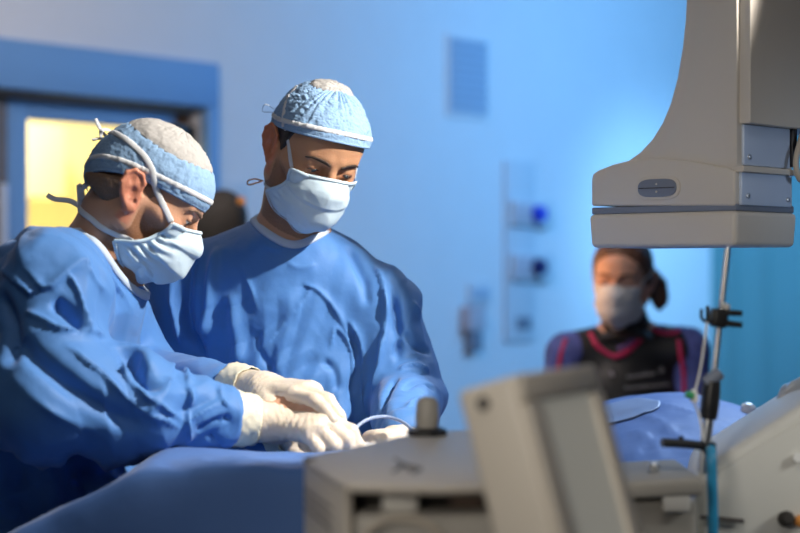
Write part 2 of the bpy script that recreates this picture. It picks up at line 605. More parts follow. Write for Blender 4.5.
def fbm(p, freq, oct=3, seed=0.0):
    """smooth noise at points"""
    out = np.empty(len(p))
    q = p * freq + seed
    for i, v in enumerate(q): out[i] = mnoise.fractal(v, 1.0, 2.0, oct)
    return out


def ridged(p, freq, seed=0.0, scale=(1, 1, 1)):
    """creased noise: sharp ridges of crumpled cloth"""
    q = p * np.asarray(scale) * freq + seed
    out = np.empty(len(p))
    for i, v in enumerate(q):
        out[i] = 1 - abs(mnoise.noise(v)) * 2.2
    return out


def trace(solid, x, y, d0=1.2):
    """where the line of sight through pixel x, y meets a solid"""
    r = np.array([(x - 400) / F, 1.0, -(y - 266.5) / F])
    ln = np.linalg.norm(r); r /= ln
    o = np.array([0, 0, CZ]); t = d0
    for _ in range(220):
        dd = float(solid((o + r * t)[None])[0])
        if dd < 0.0008: return o + r * t
        t += max(dd * 0.6, 0.0008)
        if t > 6: return None
    return o + r * t


def fold(V, N, line, width, amp, sharp=True, side=0.0, ends=0.18):
    """raise (amp>0) or sink (amp<0) cloth along a 3D line"""
    line = catmull(line, 24)
    lo = line.min(0) - width * 4; hi = line.max(0) + width * 4
    m = np.nonzero(((V > lo) & (V < hi)).all(1))[0]
    if not len(m): return
    p = V[m]
    best = np.full(len(m), 9.0); bt = np.zeros(len(m)); sg = np.zeros(len(m))
    for i in range(len(line) - 1):
        a, b = line[i], line[i + 1]
        v = b - a
        t = np.clip(((p - a) @ v) / (v @ v + 1e-12), 0, 1)
        dv = p - a - t[:, None] * v
        d = np.linalg.norm(dv, axis=1)
        u = d < best
        best[u] = d[u]; bt[u] = (i + t[u]) / (len(line) - 1)
        cr = np.cross(v, N[m][u])
        sg[u] = np.sign((dv[u] * cr).sum(1))
    tap = np.clip(np.minimum(bt, 1 - bt) / ends, 0, 1); tap = tap * tap * (3 - 2 * tap)
    x = best / width
    w = width
    if side: x = np.where(sg * side > 0, x * 2.6, x * 0.75)     # steep on one side
    prof = np.exp(-np.abs(x) * 1.6) if sharp else np.exp(-x * x)
    V[m] += N[m] * (amp * prof * tap)[:, None]


def patch(name, V, nu, nv, material, parent, thick=0.0012, wrap=False):
    idx = np.arange(nu * nv).reshape(nu, nv)
    if wrap: idx = np.vstack([idx, idx[:1]])
    Q = np.stack([idx[:-1, :-1], idx[1:, :-1], idx[1:, 1:], idx[:-1, 1:]], -1).reshape(-1, 4)
    o = link(name, np_mesh(name, V, Q), material, parent, smooth=True)
    if thick:
        md = o.modifiers.new('thickness', 'SOLIDIFY'); md.thickness = thick; md.offset = 1.0
    return o


def inward(fn, o, dirs, r0=0.30, it=70):
    t = np.full(len(dirs), r0)
    for _ in range(it): t -= np.clip(fn(o + dirs * t[:, None]), -0.01, 0.03) * 0.85
    return o + dirs * np.maximum(t, 0.0)[:, None]


def ribbon(name, pts, nrm, width, thick, material, parent):
    n = len(pts)
    T = np.gradient(pts, axis=0); T /= np.linalg.norm(T, axis=1)[:, None] + 1e-12
    B = np.cross(nrm, T); B /= np.linalg.norm(B, axis=1)[:, None] + 1e-12
    wd = np.interp(np.linspace(0, 1, n), np.linspace(0, 1, len(width)), width) if hasattr(width, '__len__') else np.full(n, width)
    h = (wd / 2)[:, None]
    V = np.stack([pts - B * h, pts - B * h * 0.7 + nrm * thick, pts + B * h * 0.7 + nrm * thick, pts + B * h], 1).reshape(-1, 3)
    return patch(name, V, n, 4, material, parent, thick=0.0005)


def union(*fs): return lambda p: np.minimum.reduce([f(p) for f in fs])


def gradf(f, p, e=0.002):
    g = np.stack([f(p + np.eye(3)[i] * e) - f(p - np.eye(3)[i] * e) for i in range(3)], 1)
    return g / (np.linalg.norm(g, axis=1)[:, None] + 1e-12)


def strap(name, f, H, pts, center, width, material, parent, off=0.0006, n=60, thick=0.0008, project=True):
    """flat tie laid over a surface; pts in head coordinates (mm)"""
    p = catmull(np.array([H.w(np.asarray(q) / 1000) for q in pts]), n)
    if project:
        c = H.w(np.asarray(center) / 1000)
        d = p - c; d /= np.linalg.norm(d, axis=1)[:, None]
        p = inward(f, c, d, 0.2)
        for _ in range(2): p[1:-1] = (p[:-2] + p[1:-1] * 2 + p[2:]) / 4
    nr = gradf(f, p)
    for _ in range(3): nr[1:-1] = nr[:-2] + nr[1:-1] * 2 + nr[2:]; nr /= np.linalg.norm(nr, axis=1)[:, None]
    return ribbon(name, p + nr * off, nr, width, thick, material, parent)


from mathutils.bvhtree import BVHTree


def tree(objs, c, r):
    vs, fs, n = [], [], 0
    for o in objs:
        me = o.data
        V = np.empty(len(me.vertices) * 3, np.float32); me.vertices.foreach_get('co', V); V = V.reshape(-1, 3)
        Q = np.array([p.vertices[:] for p in me.polygons if len(p.vertices) == 4], dtype=np.int64) if len(me.polygons) < 3000 else None
        if Q is None:
            L = np.empty(len(me.loops), np.int32); me.loops.foreach_get('vertex_index', L); Q = L.reshape(-1, 4)
        keep = (np.linalg.norm(V - np.asarray(c), axis=1) < r)
        Q = Q[keep[Q].all(1)]
        u, inv = np.unique(Q, return_inverse=True)
        vs.append(V[u]); fs.append(inv.reshape(-1, 4) + n); n += len(u)
    return BVHTree.FromPolygons(np.concatenate(vs).tolist(), np.concatenate(fs).tolist())


def shrink(tr, c, p, r0=0.25):
    out, nr = [], []
    c = Vector(c)
    for q in p:
        d = (Vector(q) - c).normalized()
        h, n, i, _ = tr.ray_cast(c + d * r0, -d, r0)
        if h is None: h, n = Vector(q), d
        if n.dot(d) < 0: n = -n
        out.append(h); nr.append((n + d).normalized())
    return np.array(out), np.array(nr)


def wrap(name, tr, H, pts, center, width, material, parent, off=0.0008, n=80, thick=0.0008, close=False, world=False, smooth=3):
    w = np.array([np.asarray(q) if world else H.w(np.asarray(q) / 1000) for q in pts])
    p = catmull(w, n)
    c = np.asarray(center) if world else H.w(np.asarray(center) / 1000)
    p, nr = shrink(tr, c, p)
    dist = np.linalg.norm(p - c, axis=1)
    for _ in range(smooth):          # cloth bridges small dips instead of following them
        q = p.copy(); q[1:-1] = (p[:-2] + 2 * p[1:-1] + p[2:]) / 4
        nd = np.linalg.norm(q - c, axis=1)
        m = nd > np.linalg.norm(p - c, axis=1) - 0.0004
        p[m] = q[m]
        nr[1:-1] = nr[:-2] + 2 * nr[1:-1] + nr[2:]; nr /= np.linalg.norm(nr, axis=1)[:, None]
    return ribbon(name, p + nr * off, nr, width, thick, material, parent)


# ------------------------------------------------------------------ the room
WD = np.array([math.sin(math.radians(42)), math.cos(math.radians(42))])   # the long wall runs this way
WN = np.array([WD[1], -WD[0]])                                          # and faces this way
WA = np.array([-400 / F * 5.9, 5.9])


def wp(s, z, off=0.0):
    q = WA + WD * s + WN * off
    return np.array([q[0], q[1], z])


def wpix(x, y, off=0.0):
    """(s, z) on the long wall under a pixel"""
    k = (x - 400) / F
    a0 = WA + WN * off
    d = (a0[0] * WD[1] - a0[1] * WD[0]) / (k * WD[1] - WD[0])
    s = (d - a0[1]) / WD[1]
    return s, CZ - (y - 266.5) / F * d


WR = np.array([[WD[0], WN[0], 0], [WD[1], WN[1], 0], [0, 0, 1]])          # local x along wall, y out of wall
WR = np.column_stack([np.array([WD[0], WD[1], 0]), np.array([-WN[0], -WN[1], 0]), np.array([0, 0, 1])])


def wbox(name, s0, s1, z0, z1, o0, o1, material, parent=None, bevel=0.0):
    c = wp((s0 + s1) / 2, (z0 + z1) / 2, (o0 + o1) / 2)
    return box(name, c, (abs(s1 - s0), abs(o1 - o0), abs(z1 - z0)), material, parent, WR, bevel)


def setting(name, o):
    o.name = name
    return tag(o, kind='structure')


CORN = wpix(711, 266)[0]
sR = wpix(200, 100)[0]
OPEN_L, OPEN_T = -1.35, wpix(10, 90)[1]
# long wall in pieces round the door opening, one mesh
bm = bmesh.new()
for s0, s1, z0, z1 in ((sR, CORN, 0, 3.0), (OPEN_L, sR, OPEN_T, 3.0), (-3.0, OPEN_L, 0, 3.0)):
    t = bmesh.new(); bmesh.ops.create_cube(t, size=1)
    t.transform(Matrix.Translation(Vector(wp((s0 + s1) / 2, (z0 + z1) / 2, -0.09))) @ Matrix(WR.tolist()).to_4x4() @ Matrix.Diagonal((s1 - s0, 0.18, z1 - z0, 1)))
    me = bpy.data.meshes.new('t'); t.to_mesh(me); t.free(); bm.from_mesh(me); bpy.data.meshes.remove(me)
setting('wall_back', link('wall_back', bm_mesh('wall_back', bm), M['wall']))
# teal wall meeting it at the corner and coming forward
cn = wp(CORN, 0)[:2]
te = cn + WN * 4.2
mid = (cn + te) / 2 + WD * 0.06
setting('wall_right', box('wall_right', (mid[0], mid[1], 1.5), (4.2, 0.12, 3.0), M['teal'], None, np.column_stack([np.array([WN[0], WN[1], 0]), np.array([-WD[0], -WD[1], 0]) * -1, np.array([0, 0, 1])])))
setting('floor', box('floor', (0.6, 3.6, -0.05), (12, 13, 0.1), M['floor']))
setting('ceiling', box('ceiling', (0.6, 3.6, 3.05), (12, 13, 0.1), M['ceiling']))
# teal pilaster edge seams
for i, px in enumerate((735, 768)):
    k = (px - 400) / F
    d = (cn[0] * WN[1] - cn[1] * WN[0]) / (k * WN[1] - WN[0])
    q = np.array([k * d, d]) - WD * 0.006
    setting('trim_%d' % (i + 5), box('trim', (q[0], q[1], 1.5), (0.03, 0.012, 2.98), M['teal'], None, np.column_stack([np.array([WN[0], WN[1], 0]), np.array([-WD[0], -WD[1], 0]) * -1, np.array([0, 0, 1])])))

# door frame: header, jambs
zt = wpix(5, 40)[1]
setting('trim_1', wbox('trim', OPEN_L - 0.06, sR + 0.06, OPEN_T, zt, 0.0, 0.05, M['door_blue'], bevel=0.006))
setting('trim_2', wbox('trim', sR, sR + 0.06, 0.0, OPEN_T, 0.0, 0.05, M['door_blue'], bevel=0.006))
setting('trim_3', wbox('trim', OPEN_L - 0.06, OPEN_L, 0.0, OPEN_T, 0.0, 0.05, M['door_blue'], bevel=0.006))
setting('trim_4', wbox('trim', OPEN_L, sR, OPEN_T - 0.02, OPEN_T, -0.18, -0.002, M['door_brown']))
# glazed leaf: stile, rail, pane
dn = tag(bpy.data.objects.new('door_1', None), kind='structure'); C.objects.link(dn); dn.location = tuple(wp(0.4, 0, -0.09))
s_a = wpix(4, 150, -0.09)[0]; s_b = wpix(24, 150, -0.09)[0]; s_c = wpix(172, 150, -0.09)[0]
z_t, z_r = wpix(60, 97, -0.09)[1], wpix(60, 122, -0.09)[1]
wbox('stile', s_a, s_b, 0.02, z_t, -0.115, -0.065, M['door_blue'], dn, 0.004)
wbox('stile', s_c, s_c + 0.11, 0.02, z_t, -0.115, -0.065, M['door_brown'], dn, 0.004)
wbox('rail', s_b, s_c, z_r, z_t, -0.115, -0.065, M['door_blue'], dn, 0.004)
wbox('rail', s_b, s_c, 0.02, 0.25, -0.115, -0.065, M['door_blue'], dn, 0.004)
wbox('closer', s_c - 0.04, s_c + 0.07, z_r - 0.055, z_r + 0.02, -0.065, -0.02, M['black'], dn, 0.006)
# second leaf in brown wood with a steel pull bar
d2 = tag(bpy.data.objects.new('door_2', None), kind='structure'); C.objects.link(d2); d2.location = tuple(wp(-0.6, 0, -0.05))
wbox('leaf', OPEN_L + 0.01, s_a - 0.003, 0.02, z_t, -0.115, -0.065, M['door_brown'], d2, 0.004)
hs, hz = wpix(3.5, 184, -0.02)
tube('pull_handle', [wp(hs, hz, -0.02), wp(hs, hz - 0.5, -0.02)], 0.017, M['plate'], d2, n=8)
for z in (hz - 0.06, hz - 0.44):
    tube('handle_mount', [wp(hs, z, -0.065), wp(hs, z, -0.022)], 0.008, M['steel'], d2, n=4)
# room beyond the door, lit warm
setting('wall_far', wbox('wall', -2.4, 2.6, 0, 3.0, -2.2, -2.1, M['cream']))
setting('wall_left', wbox('wall', -2.5, -2.4, 0, 3.0, -2.2, -0.2, M['cream']))
setting('wall_front', wbox('wall', 2.55, 2.65, 0, 3.0, -2.2, -0.2, M['cream']))
lamp('corridor_light', 'AREA', tuple(wp(0.2, 2.85, -1.1)), tuple(wp(0.3, 1.0, -1.9)), 135, (1.0, 0.89, 0.60), shape='RECTANGLE', size=1.2, size_y=0.6)
a_ = wpix(66, 200, -1.75)
cab = empty('wall_cabinet', wp(a_[0] - 0.45, 1.3, -2.1), 'cream wall cabinet in the bright yellow room behind the door', 'cabinet')
zc = wpix(40, 198, -1.75)[1]
wbox('body', a_[0] - 0.9, a_[0], zc, wpix(40, 135, -1.75)[1] + 0.05, -2.1, -1.77, M['cream2'], cab, 0.004)
wbox('door', a_[0] - 0.45, a_[0] - 0.005, zc + 0.01, wpix(40, 135, -1.75)[1] + 0.04, -1.77, -1.75, M['cream2'], cab, 0.003)
cab2 = empty('base_cabinet', wp(a_[0] - 0.2, 0, -2.1), 'yellow base cabinet under the cream wall cabinet beyond the door', 'cabinet')
wbox('body', a_[0] - 1.2, a_[0] + 0.35, 0, zc - 0.34, -2.095, -1.6, M['cream'], cab2, 0.004)
wbox('worktop', a_[0] - 1.2, a_[0] + 0.37, zc - 0.34, zc - 0.30, -2.1, -1.57, M['cream2'], cab2, 0.004)

# louvred vent on the wall
(s0, z1), (s1, z0) = wpix(448, 37), wpix(484, 116)
vt = empty('wall_vent', wp((s0 + s1) / 2, z0, 0), 'grey louvred air vent high on the blue-lit wall', 'vent')
wbox('frame', s0 - 0.02, s1 + 0.02, z0 - 0.02, z1 + 0.02, 0.0, 0.012, M['wall'], vt, 0.003)
wbox('grille', s0, s1, z0, z1, 0.011, 0.016, M['vent'], vt)
for i in range(9):
    z = z0 + (z1 - z0) * (i + 0.5) / 9
    o = box('louvre', wp((s0 + s1) / 2, z, 0.022), (s1 - s0 - 0.01, 0.003, (z1 - z0) / 9 * 0.95), M['vent'], vt, WR @ rotx(0.55))

# gas outlets, panels and sockets on the wall
(s0, z1), (s1, z0) = wpix(503, 160), wpix(532, 330)
tag(wbox('wall_panel', s0, s1, z0 - 0.05, z1, 0.0, 0.02, M['panel'], None, 0.004), 'tall pale grey service panel on the wall carrying two round blue outlets', 'panel')
for k, (y0, kn, lab) in enumerate(((214, 'blue_knob', 'grey gas outlet box with a bright blue round knob, upper of the pair'),
                                   (267, 'navy_knob', 'grey gas outlet box with a dark navy round knob, lower of the pair'))):
    a = wpix(506, y0 - 14); b = wpix(546, y0 + 13)
    e = empty('gas_outlet', wp((a[0] + b[0]) / 2, b[1], 0.02), lab, 'gas outlet', 'wall gas outlets')
    wbox('housing', a[0], b[0], b[1], a[1], 0.02, 0.05, M['panel'], e, 0.006)
    wbox('label_plate', a[0] + 0.01, (a[0] + b[0]) / 2 - 0.005, b[1] + 0.015, a[1] - 0.015, 0.05, 0.056, M['outlet'], e, 0.002)
    c = wpix(536, y0, 0.05)
    lathe('knob', wp(c[0], c[1], 0.05), [WN[0], WN[1], 0], [(0.042, 0), (0.044, 0.02), (0.036, 0.045), (0.02, 0.05)], M[kn], e)
a, b = wpix(467, 282), wpix(489, 304)
e = empty('wall_socket', wp(a[0], b[1], 0), 'pale square socket plate on the wall beside the service panel', 'socket')
wbox('plate', a[0], b[0], b[1], a[1], 0, 0.014, M['panel'], e, 0.004)
for q in (0.3, 0.7):
    wbox('insert', a[0] + (b[0] - a[0]) * q - 0.03, a[0] + (b[0] - a[0]) * q + 0.03, b[1] + 0.03, a[1] - 0.03, 0.014, 0.02, M['vent'], e, 0.003)
a, b = wpix(460, 306), wpix(476, 330)
tag(wbox('sharps_box', a[0], b[0], b[1], a[1], 0, 0.06, M['outlet'], None, 0.006), 'pinkish grey box mounted on the wall under the pale socket plate', 'box')
a, b = wpix(464, 331), wpix(475, 351)
tag(wbox('intercom', a[0], b[0], b[1], a[1], 0, 0.05, M['grey'], None, 0.006), 'small dark grey wall box below the pinkish box', 'box')
a, b = wpix(513, 317), wpix(527, 329)
tag(wbox('switch_plate', a[0], b[0], b[1], a[1], 0, 0.03, M['grey'], None, 0.006), 'dark square switch plate under the two round gas outlets', 'switch')
a, b = wpix(217, 182), wpix(245, 201)
tag(wbox('notice_frame', a[0], b[0], b[1], a[1], 0, 0.012, M['panel'], None, 0.003), 'pale notice plate on the wall between the two surgeons', 'plate')


# ------------------------------------------------------------------ people: shared builders
mm = lambda *a: np.array(a, float) / 1000


def head_solid(S, R, o, k=1.0, fem=False, lids=0.0):
    """head in its own frame (millimetres): x to the wearer's left, -y forward, z up, origin between the ears"""
    S.frame(R, o, k)
    c = lambda a, b, ra, rb=None, kk=10, op='+': S.cone(mm(*a), mm(*b), ra / 1000, (ra if rb is None else rb) / 1000, kk / 1000, op)
    e = lambda p, r, kk=10, op='+', Rl=None: S.ell(mm(*p), mm(*r), Rl, kk / 1000, op)
    e((0, 8, 48), (74, 93, 82))
    e((0, -36, 50), (63, 56, 52), 25)
    e((0, -38, -8), (58, 50, 66), 25)
    for s in (-1, 1):
        c((s * 40, -68, -6), (s * 58, -35, 0), 15, 13, 22)
        c((s * 55, 0, -42), (s * 24, -72, -82), 15, 14, 25)
        c((s * 60, 2, -5), (s * 56, 0, -45), 14, 15, 25)
    c((-12, -76, -84), (12, -76, -84), 15, 15, 16)
    e((0, -80, -52), (30, 22, 26), 16)
    for s in (-1, 1):
        c((s * 12, -88, 37), (s * 42, -74, 38), 8, 7, 14)
    for s in (-1, 1): e((s * 32, -100, 19), (19, 15, 13), 12, '-')
    c((0, -90, 26), (0, -112, -12), 6.5, 9.5, 10)
    for s in (-1, 1): e((s * 12, -100, -16), (8, 11, 8), 6)
    for s in (-1, 1):
        e((s * 32, -76, 19), (16, 14, 12.5), 5)
        # upper lid fold and lower lid
        c((s * 20, -88, 26), (s * 44, -80, 25), 2.2, 2.2, 4)
        c((s * 21, -87, 11), (s * 43, -80, 12), 2.0, 2.0, 5)
        # slit between the lids
        if lids > 0: c((s * 22, -92, 15.5 + lids * 0.4), (s * 44, -83, 15.5 + lids * 0.4), lids, lids * 0.9, 1.5, '-')
    # ears
    for s in (-1, 1):
        E = lambda y, z, x=78: (s * x, 17 + (y - 12) * 0.95 + z * 0.30, 6 + z * 0.95 - (y - 12) * 0.30)
        ee = rotx(-0.30) @ roty(s * 0.12) @ rotz(s * -0.42)
        e((s * 80, 17, 6), (6, 18, 28), 4, '+', ee)
        out = [E(-2, 2, 77), E(-5, 16, 79), E(2, 28, 82), E(15, 32, 86), E(27, 24, 89), E(30, 8, 89), E(25, -8, 86), E(16, -22, 82), E(8, -31, 79), E(0, -29, 77), E(-3, -18, 76)]
        for a, b in zip(out[:-1], out[1:]): c(a, b, 3.6, 3.6, 3)
        e((s * 79, 3, -20), (4.5, 8, 9), 5)
        e((s * 88, 12, 3), (9, 8, 13), 3, '-')
        e((s * 92, 23, 21), (7, 7, 10), 3, '-')
        c((s * 77, 0, 6), (s * 79, 0, -2), 3.5, 3, 3)
    return S


def tint(o, me_v, R, org, k, ear=0.55, stub=0.8, cheek=0.25):
    q = (me_v - org) @ R / k * 1000
    x, y, z = np.abs(q[:, 0]), q[:, 1], q[:, 2]
    ss = lambda v, a, b: np.clip((v - a) / (b - a), 0, 1) ** 2 * (3 - 2 * np.clip((v - a) / (b - a), 0, 1))
    red = ear * ss(x, 73, 78) * (np.abs(z) < 45) * (np.abs(y - 17) < 36)
    red = np.maximum(red, cheek * np.exp(-(((x - 40) / 22) ** 2 + ((z + 12) / 20) ** 2)) * (y < -30))
    red = np.maximum(red, 0.45 * np.exp(-((x / 14) ** 2 + ((z + 8) / 18) ** 2)) * (y < -85))
    red = np.maximum(red, 0.35 * np.exp(-(((x - 32) / 16) ** 2 + ((z - 14) / 7) ** 2)) * (y < -60))
    st = stub * ss(-z, -2, 22) * ss(-y, -16, -2) * (z > -130) * (x < 73)
    st *= 1 - 0.8 * np.exp(-(((x - 36) / 22) ** 2 + ((z + 10) / 16) ** 2))
    col = np.zeros((len(me_v), 4), dtype=np.float32)
    col[:, 0] = red; col[:, 1] = st; col[:, 3] = 1
    at = o.data.color_attributes.new('tint', 'FLOAT_COLOR', 'POINT')
    at.data.foreach_set('color', col.ravel())


def hand_chains(W, D, N, side, curl, thumb, scale=1.0, spread=0.0, twist=None):
    """joints of a hand. W wrist, D towards the fingers, N out of the back of the hand, side +1 if the thumb lies along D x N"""
    D = np.asarray(D, float); D /= np.linalg.norm(D)
    N = np.asarray(N, float); N = N - D * (N @ D); N /= np.linalg.norm(N)
    X = np.cross(D, N) * side
    B = np.column_stack([X, D, N])
    w = lambda p: np.asarray(W) + B @ (np.asarray(p, float) * scale / 1000)
    out = {'palm': [], 'fingers': [], 'thumb': None}
    mcp = [(27, 90, 0), (8, 95, 3), (-11, 91, 1), (-28, 82, -4)]
    ln = [(44, 26, 20), (48, 29, 21), (44, 27, 21), (34, 20, 18)]
    for i in range(4):
        out['palm'].append((w((mcp[i][0] * 0.55, 6, -2)), w(mcp[i])))
        fan = math.radians((1.5 - i) * (4 + spread))
        p = np.array(mcp[i], float); ang = 0.0; pts = [w(p)]
        for L, cu in zip(ln[i], curl[i]):
            ang += math.radians(cu)
            d = np.array([math.sin(fan) * math.cos(ang), math.cos(fan) * math.cos(ang), -math.sin(ang)])
            p = p + d * L
            pts.append(w(p))
        out['fingers'].append(pts)
    p = [np.array(q, float) for q in thumb]
    out['thumb'] = [w(q) for q in p]
    return out


def add_hand(S, h, off=0.0, k=0.006):
    S.frame()
    for a, b in h['palm']: S.cone(a, b, 0.0135 + off, 0.0115 + off, 0.016)
    rr = [(0.0105, 0.0092, 0.0082, 0.0070), (0.0108, 0.0095, 0.0084, 0.0072), (0.0102, 0.0090, 0.0080, 0.0068), (0.0092, 0.0080, 0.0072, 0.0062)]
    for pts, r in zip(h['fingers'], rr): S.chain(pts, [x + off for x in r], 0.0045)
    t = h['thumb']
    S.chain(t, [0.0165 + off, 0.0125 + off, 0.0105 + off, 0.0080 + off], 0.010)


def body_mesh(name, S, R, org, k, lo, hi, material, fine=0.0022):
    """one continuous body; the grid is fine over the head"""
    o = np.asarray(org)
    m = 0.135 * k
    ext = np.array([0.135, 0.135, 0.165]) * k
    xs = axis(lo[0], hi[0], fine, 0.010, o[0] - ext[0], o[0] + ext[0])
    ys = axis(lo[1], hi[1], fine, 0.010, o[1] - ext[1], o[1] + ext[1])
    zs = axis(lo[2], hi[2], fine, 0.012, o[2] - 0.17 * k, o[2] + 0.17 * k)
    V, Q = S.mesh(name, xs, ys, zs, 1)
    ob = link(name, np_mesh(name, V, Q), material, None, smooth=True)
    return ob, V


def cloth_mesh(name, S, lo, hi, fine, material, parent, folds=(), noise=(), a=None, b=None, coarse=0.012, relax=2, holes=None):
    if a is None: a, b = lo, hi
    xs = axis(lo[0], hi[0], fine, coarse, a[0], b[0]); ys = axis(lo[1], hi[1], fine, coarse, a[1], b[1]); zs = axis(lo[2], hi[2], fine, coarse, a[2], b[2])
    V, Q = S.mesh(name, xs, ys, zs, relax)
    N = vnormals(V, Q)
    for fr, am, kind, sc, seed in noise:
        if kind == 'c':
            tri = lambda x: 1 - 2 * np.abs((x % 1.0) * 2 - 1)
            wv = np.stack([fbm(V, 3.2, 2, seed + q) for q in (0, 11, 23)], 1) * 0.12
            d = np.zeros(len(V))
            for q, (kx, ky, kz) in enumerate(((0.8, 0.2, 0.55), (-0.6, 0.3, 0.75), (0.25, -0.9, 0.4), (0.95, 0.1, -0.15))):
                m_ = np.clip(fbm(V, 4.5, 2, seed + 31 * q) * 2.2 + 0.15, 0, 1)
                d += m_ * tri((V + wv) @ np.array([kx, ky, kz]) * fr * (1 + 0.23 * q) + seed)
        else:
            d = ridged(V, fr, seed, sc) if kind == 'r' else fbm(V, fr, 3, seed)
        V = V + N * (d * am)[:, None]
        N = vnormals(V, Q)
    for pts, width, amp, sharp, side in folds:
        line = [trace(S, *p) if len(p) == 2 else np.asarray(p) for p in pts]
        line = [p for p in line if p is not None]
        if len(line) > 1: fold(V, N, np.array(line), width * 0.85, amp * 1.5, sharp, side)
    V = laplace(V, Q, 0.15)
    return link(name, np_mesh(name, V, Q), material, parent, smooth=True)


class HFrame:
    def __init__(s, R, o, k): s.R, s.o, s.k = R, np.asarray(o, float), k
    def w(s, p): return s.o + s.R @ (np.asarray(p, float) * s.k)


def mask_solid(H):
    S = Solid().frame(H.R, H.o, H.k)
    c = lambda a, b, ra, rb, kk=25: S.cone(mm(*a), mm(*b), ra / 1000, rb / 1000, kk / 1000)
    c((0, -92, 8), (0, -103, -16), 12, 23)
    c((0, -103, -16), (0, -100, -58), 23, 25)
    c((0, -100, -58), (0, -66, -92), 25, 26)
    c((-20, -84, -18), (20, -84, -18), 25, 25)
    c((-20, -82, -52), (20, -82, -52), 26, 26)
    S.ell(mm(0, -50, -42), mm(58, 52, 58), None, 0.025)
    for s in (-1, 1):
        c((s * 46, -40, -4), (s * 50, -26, -55), 12, 14)
        c((s * 50, -26, -55), (s * 48, 4, -76), 14, 15)
        c((s * 38, -40, -84), (s * 38, 0, -90), 16, 16)
    return S


def mask_patch(name, H, head, material, parent, nu=120, nv=90, pleats=4, seed=0.0, gather=1.0):
    S = mask_solid(H)
    f = lambda p: np.minimum(S(p), head(p) - 0.0030)
    c = H.w(mm(0, -25, -45))
    u = np.linspace(-1, 1, nu)[:, None] * np.ones((1, nv)); v = np.ones((nu, 1)) * np.linspace(0, 1, nv)[None]
    amax = np.radians(57 + 47 * v ** 2.2)
    az = u * amax
    et = np.radians(33 - 3 * np.abs(u) ** 2); eb = np.radians(-60 + 34 * np.abs(u) ** 3.5)
    # pleated cloth: the rows bunch into overlapping tucks
    el = et + (eb - et) * v
    d = np.stack([np.sin(az) * np.cos(el), -np.cos(az) * np.cos(el), np.sin(el)], -1).reshape(-1, 3) @ H.R.T
    p = inward(f, c, d, 0.2)
    n = gradf(f, p)
    fr = (v * pleats) % 1.0
    saw = np.where(fr < 0.86, fr / 0.86, (1 - fr) / 0.14)
    mid = np.clip((v - 0.08) / 0.1, 0, 1) * np.clip((0.92 - v) / 0.1, 0, 1) * np.clip((1 - np.abs(u)) / 0.12, 0, 1)
    off = 0.0030 * saw * mid * (1 - 0.5 * np.abs(u))
    wr = ridged(p, 34, seed, (1, 1, 1)).reshape(nu, nv)
    # gathers running in from the side bindings
    gx = np.sin(el * 34 + 1.5 * np.sin(az * 5)) * np.clip((np.abs(u) - 0.45) / 0.4, 0, 1) * np.clip((1 - np.abs(u)) / 0.05, 0.2, 1)
    off = off + 0.0011 * wr * mid + 0.0014 * gx * mid * gather + 0.0005
    p = p + n * off.reshape(-1)[:, None]
    o = patch(name, p, nu, nv, material, parent, 0.0012)
    g = p.reshape(nu, nv, 3); nn = n.reshape(nu, nv, 3)
    for nm, pts, nr in (('mask_binding', g[:, 0], nn[:, 0]), ('mask_binding', g[0, :], nn[0, :]), ('mask_binding', g[-1, :], nn[-1, :]), ('mask_binding', g[:, -1], nn[:, -1])):
        ribbon(nm, pts + nr * 0.0012, nr, 0.0055 * H.k, 0.0010, M['band'] if nm == 'x' else material, o)
    return o, S, g


def cap_solid(H, puff=1.0):
    S = Solid().frame(H.R, H.o, H.k)
    S.ell(mm(0, 8, 47), mm(78, 96, 85) * puff, None)
    S.ell(mm(0, -34, 52), mm(66, 60, 54) * puff, None, 0.03)
    S.ell(mm(0, 42, 10), mm(66, 60, 58), None, 0.03)
    return S


def cap_patch(name, H, material, parent, e0, e1, nu, nv, amp, seed, diag=0.0, gather=0.0, puff=1.0, pole=False, dome=0.0, fq=95):
    """ring of cap cloth between two elevation curves (degrees, functions of azimuth from the front)"""
    S = cap_solid(H, puff)
    c = H.w(mm(0, 8, 40))
    az = np.linspace(-math.pi, math.pi, nu, endpoint=False)[:, None] * np.ones((1, nv))
    t = np.ones((nu, 1)) * np.linspace(0, 1, nv)[None]
    a0 = np.vectorize(e0)(np.degrees(az)); a1 = np.vectorize(e1)(np.degrees(az))
    el = np.radians(a0 + (a1 - a0) * t)
    d = np.stack([np.sin(az) * np.cos(el), -np.cos(az) * np.cos(el), np.sin(el)], -1).reshape(-1, 3) @ H.R.T
    p = inward(S, c, d, 0.25)
    n = gradf(S, p)
    q = (p - c) @ H.R
    sh = np.stack([q[:, 0] + diag * q[:, 2], q[:, 1], q[:, 2] - diag * q[:, 0]], 1)
    w = ridged(sh, fq, seed, (1.5, 1.5, 0.75)) * 0.6 + ridged(sh, fq * 0.47, seed + 7, (1, 1, 0.7)) * 0.8
    edge = (np.clip(t / 0.1, 0, 1) * np.clip((1 - t) / 0.08, 0.25, 1)).reshape(-1)
    fold_ = (np.sin(az * 26 + 2.2 * np.sin(az * 7)) * t ** 2).reshape(-1) * gather
    off = amp * w * edge + fold_ * 0.0016 + 0.0012 + dome * np.sin(np.pi * t.reshape(-1)) 
    p = p + n * off[:, None]
    o = patch(name, p, nu, nv, material, parent, 0.0014, wrap=True)
    return o, S, p.reshape(nu, nv, 3), n.reshape(nu, nv, 3)


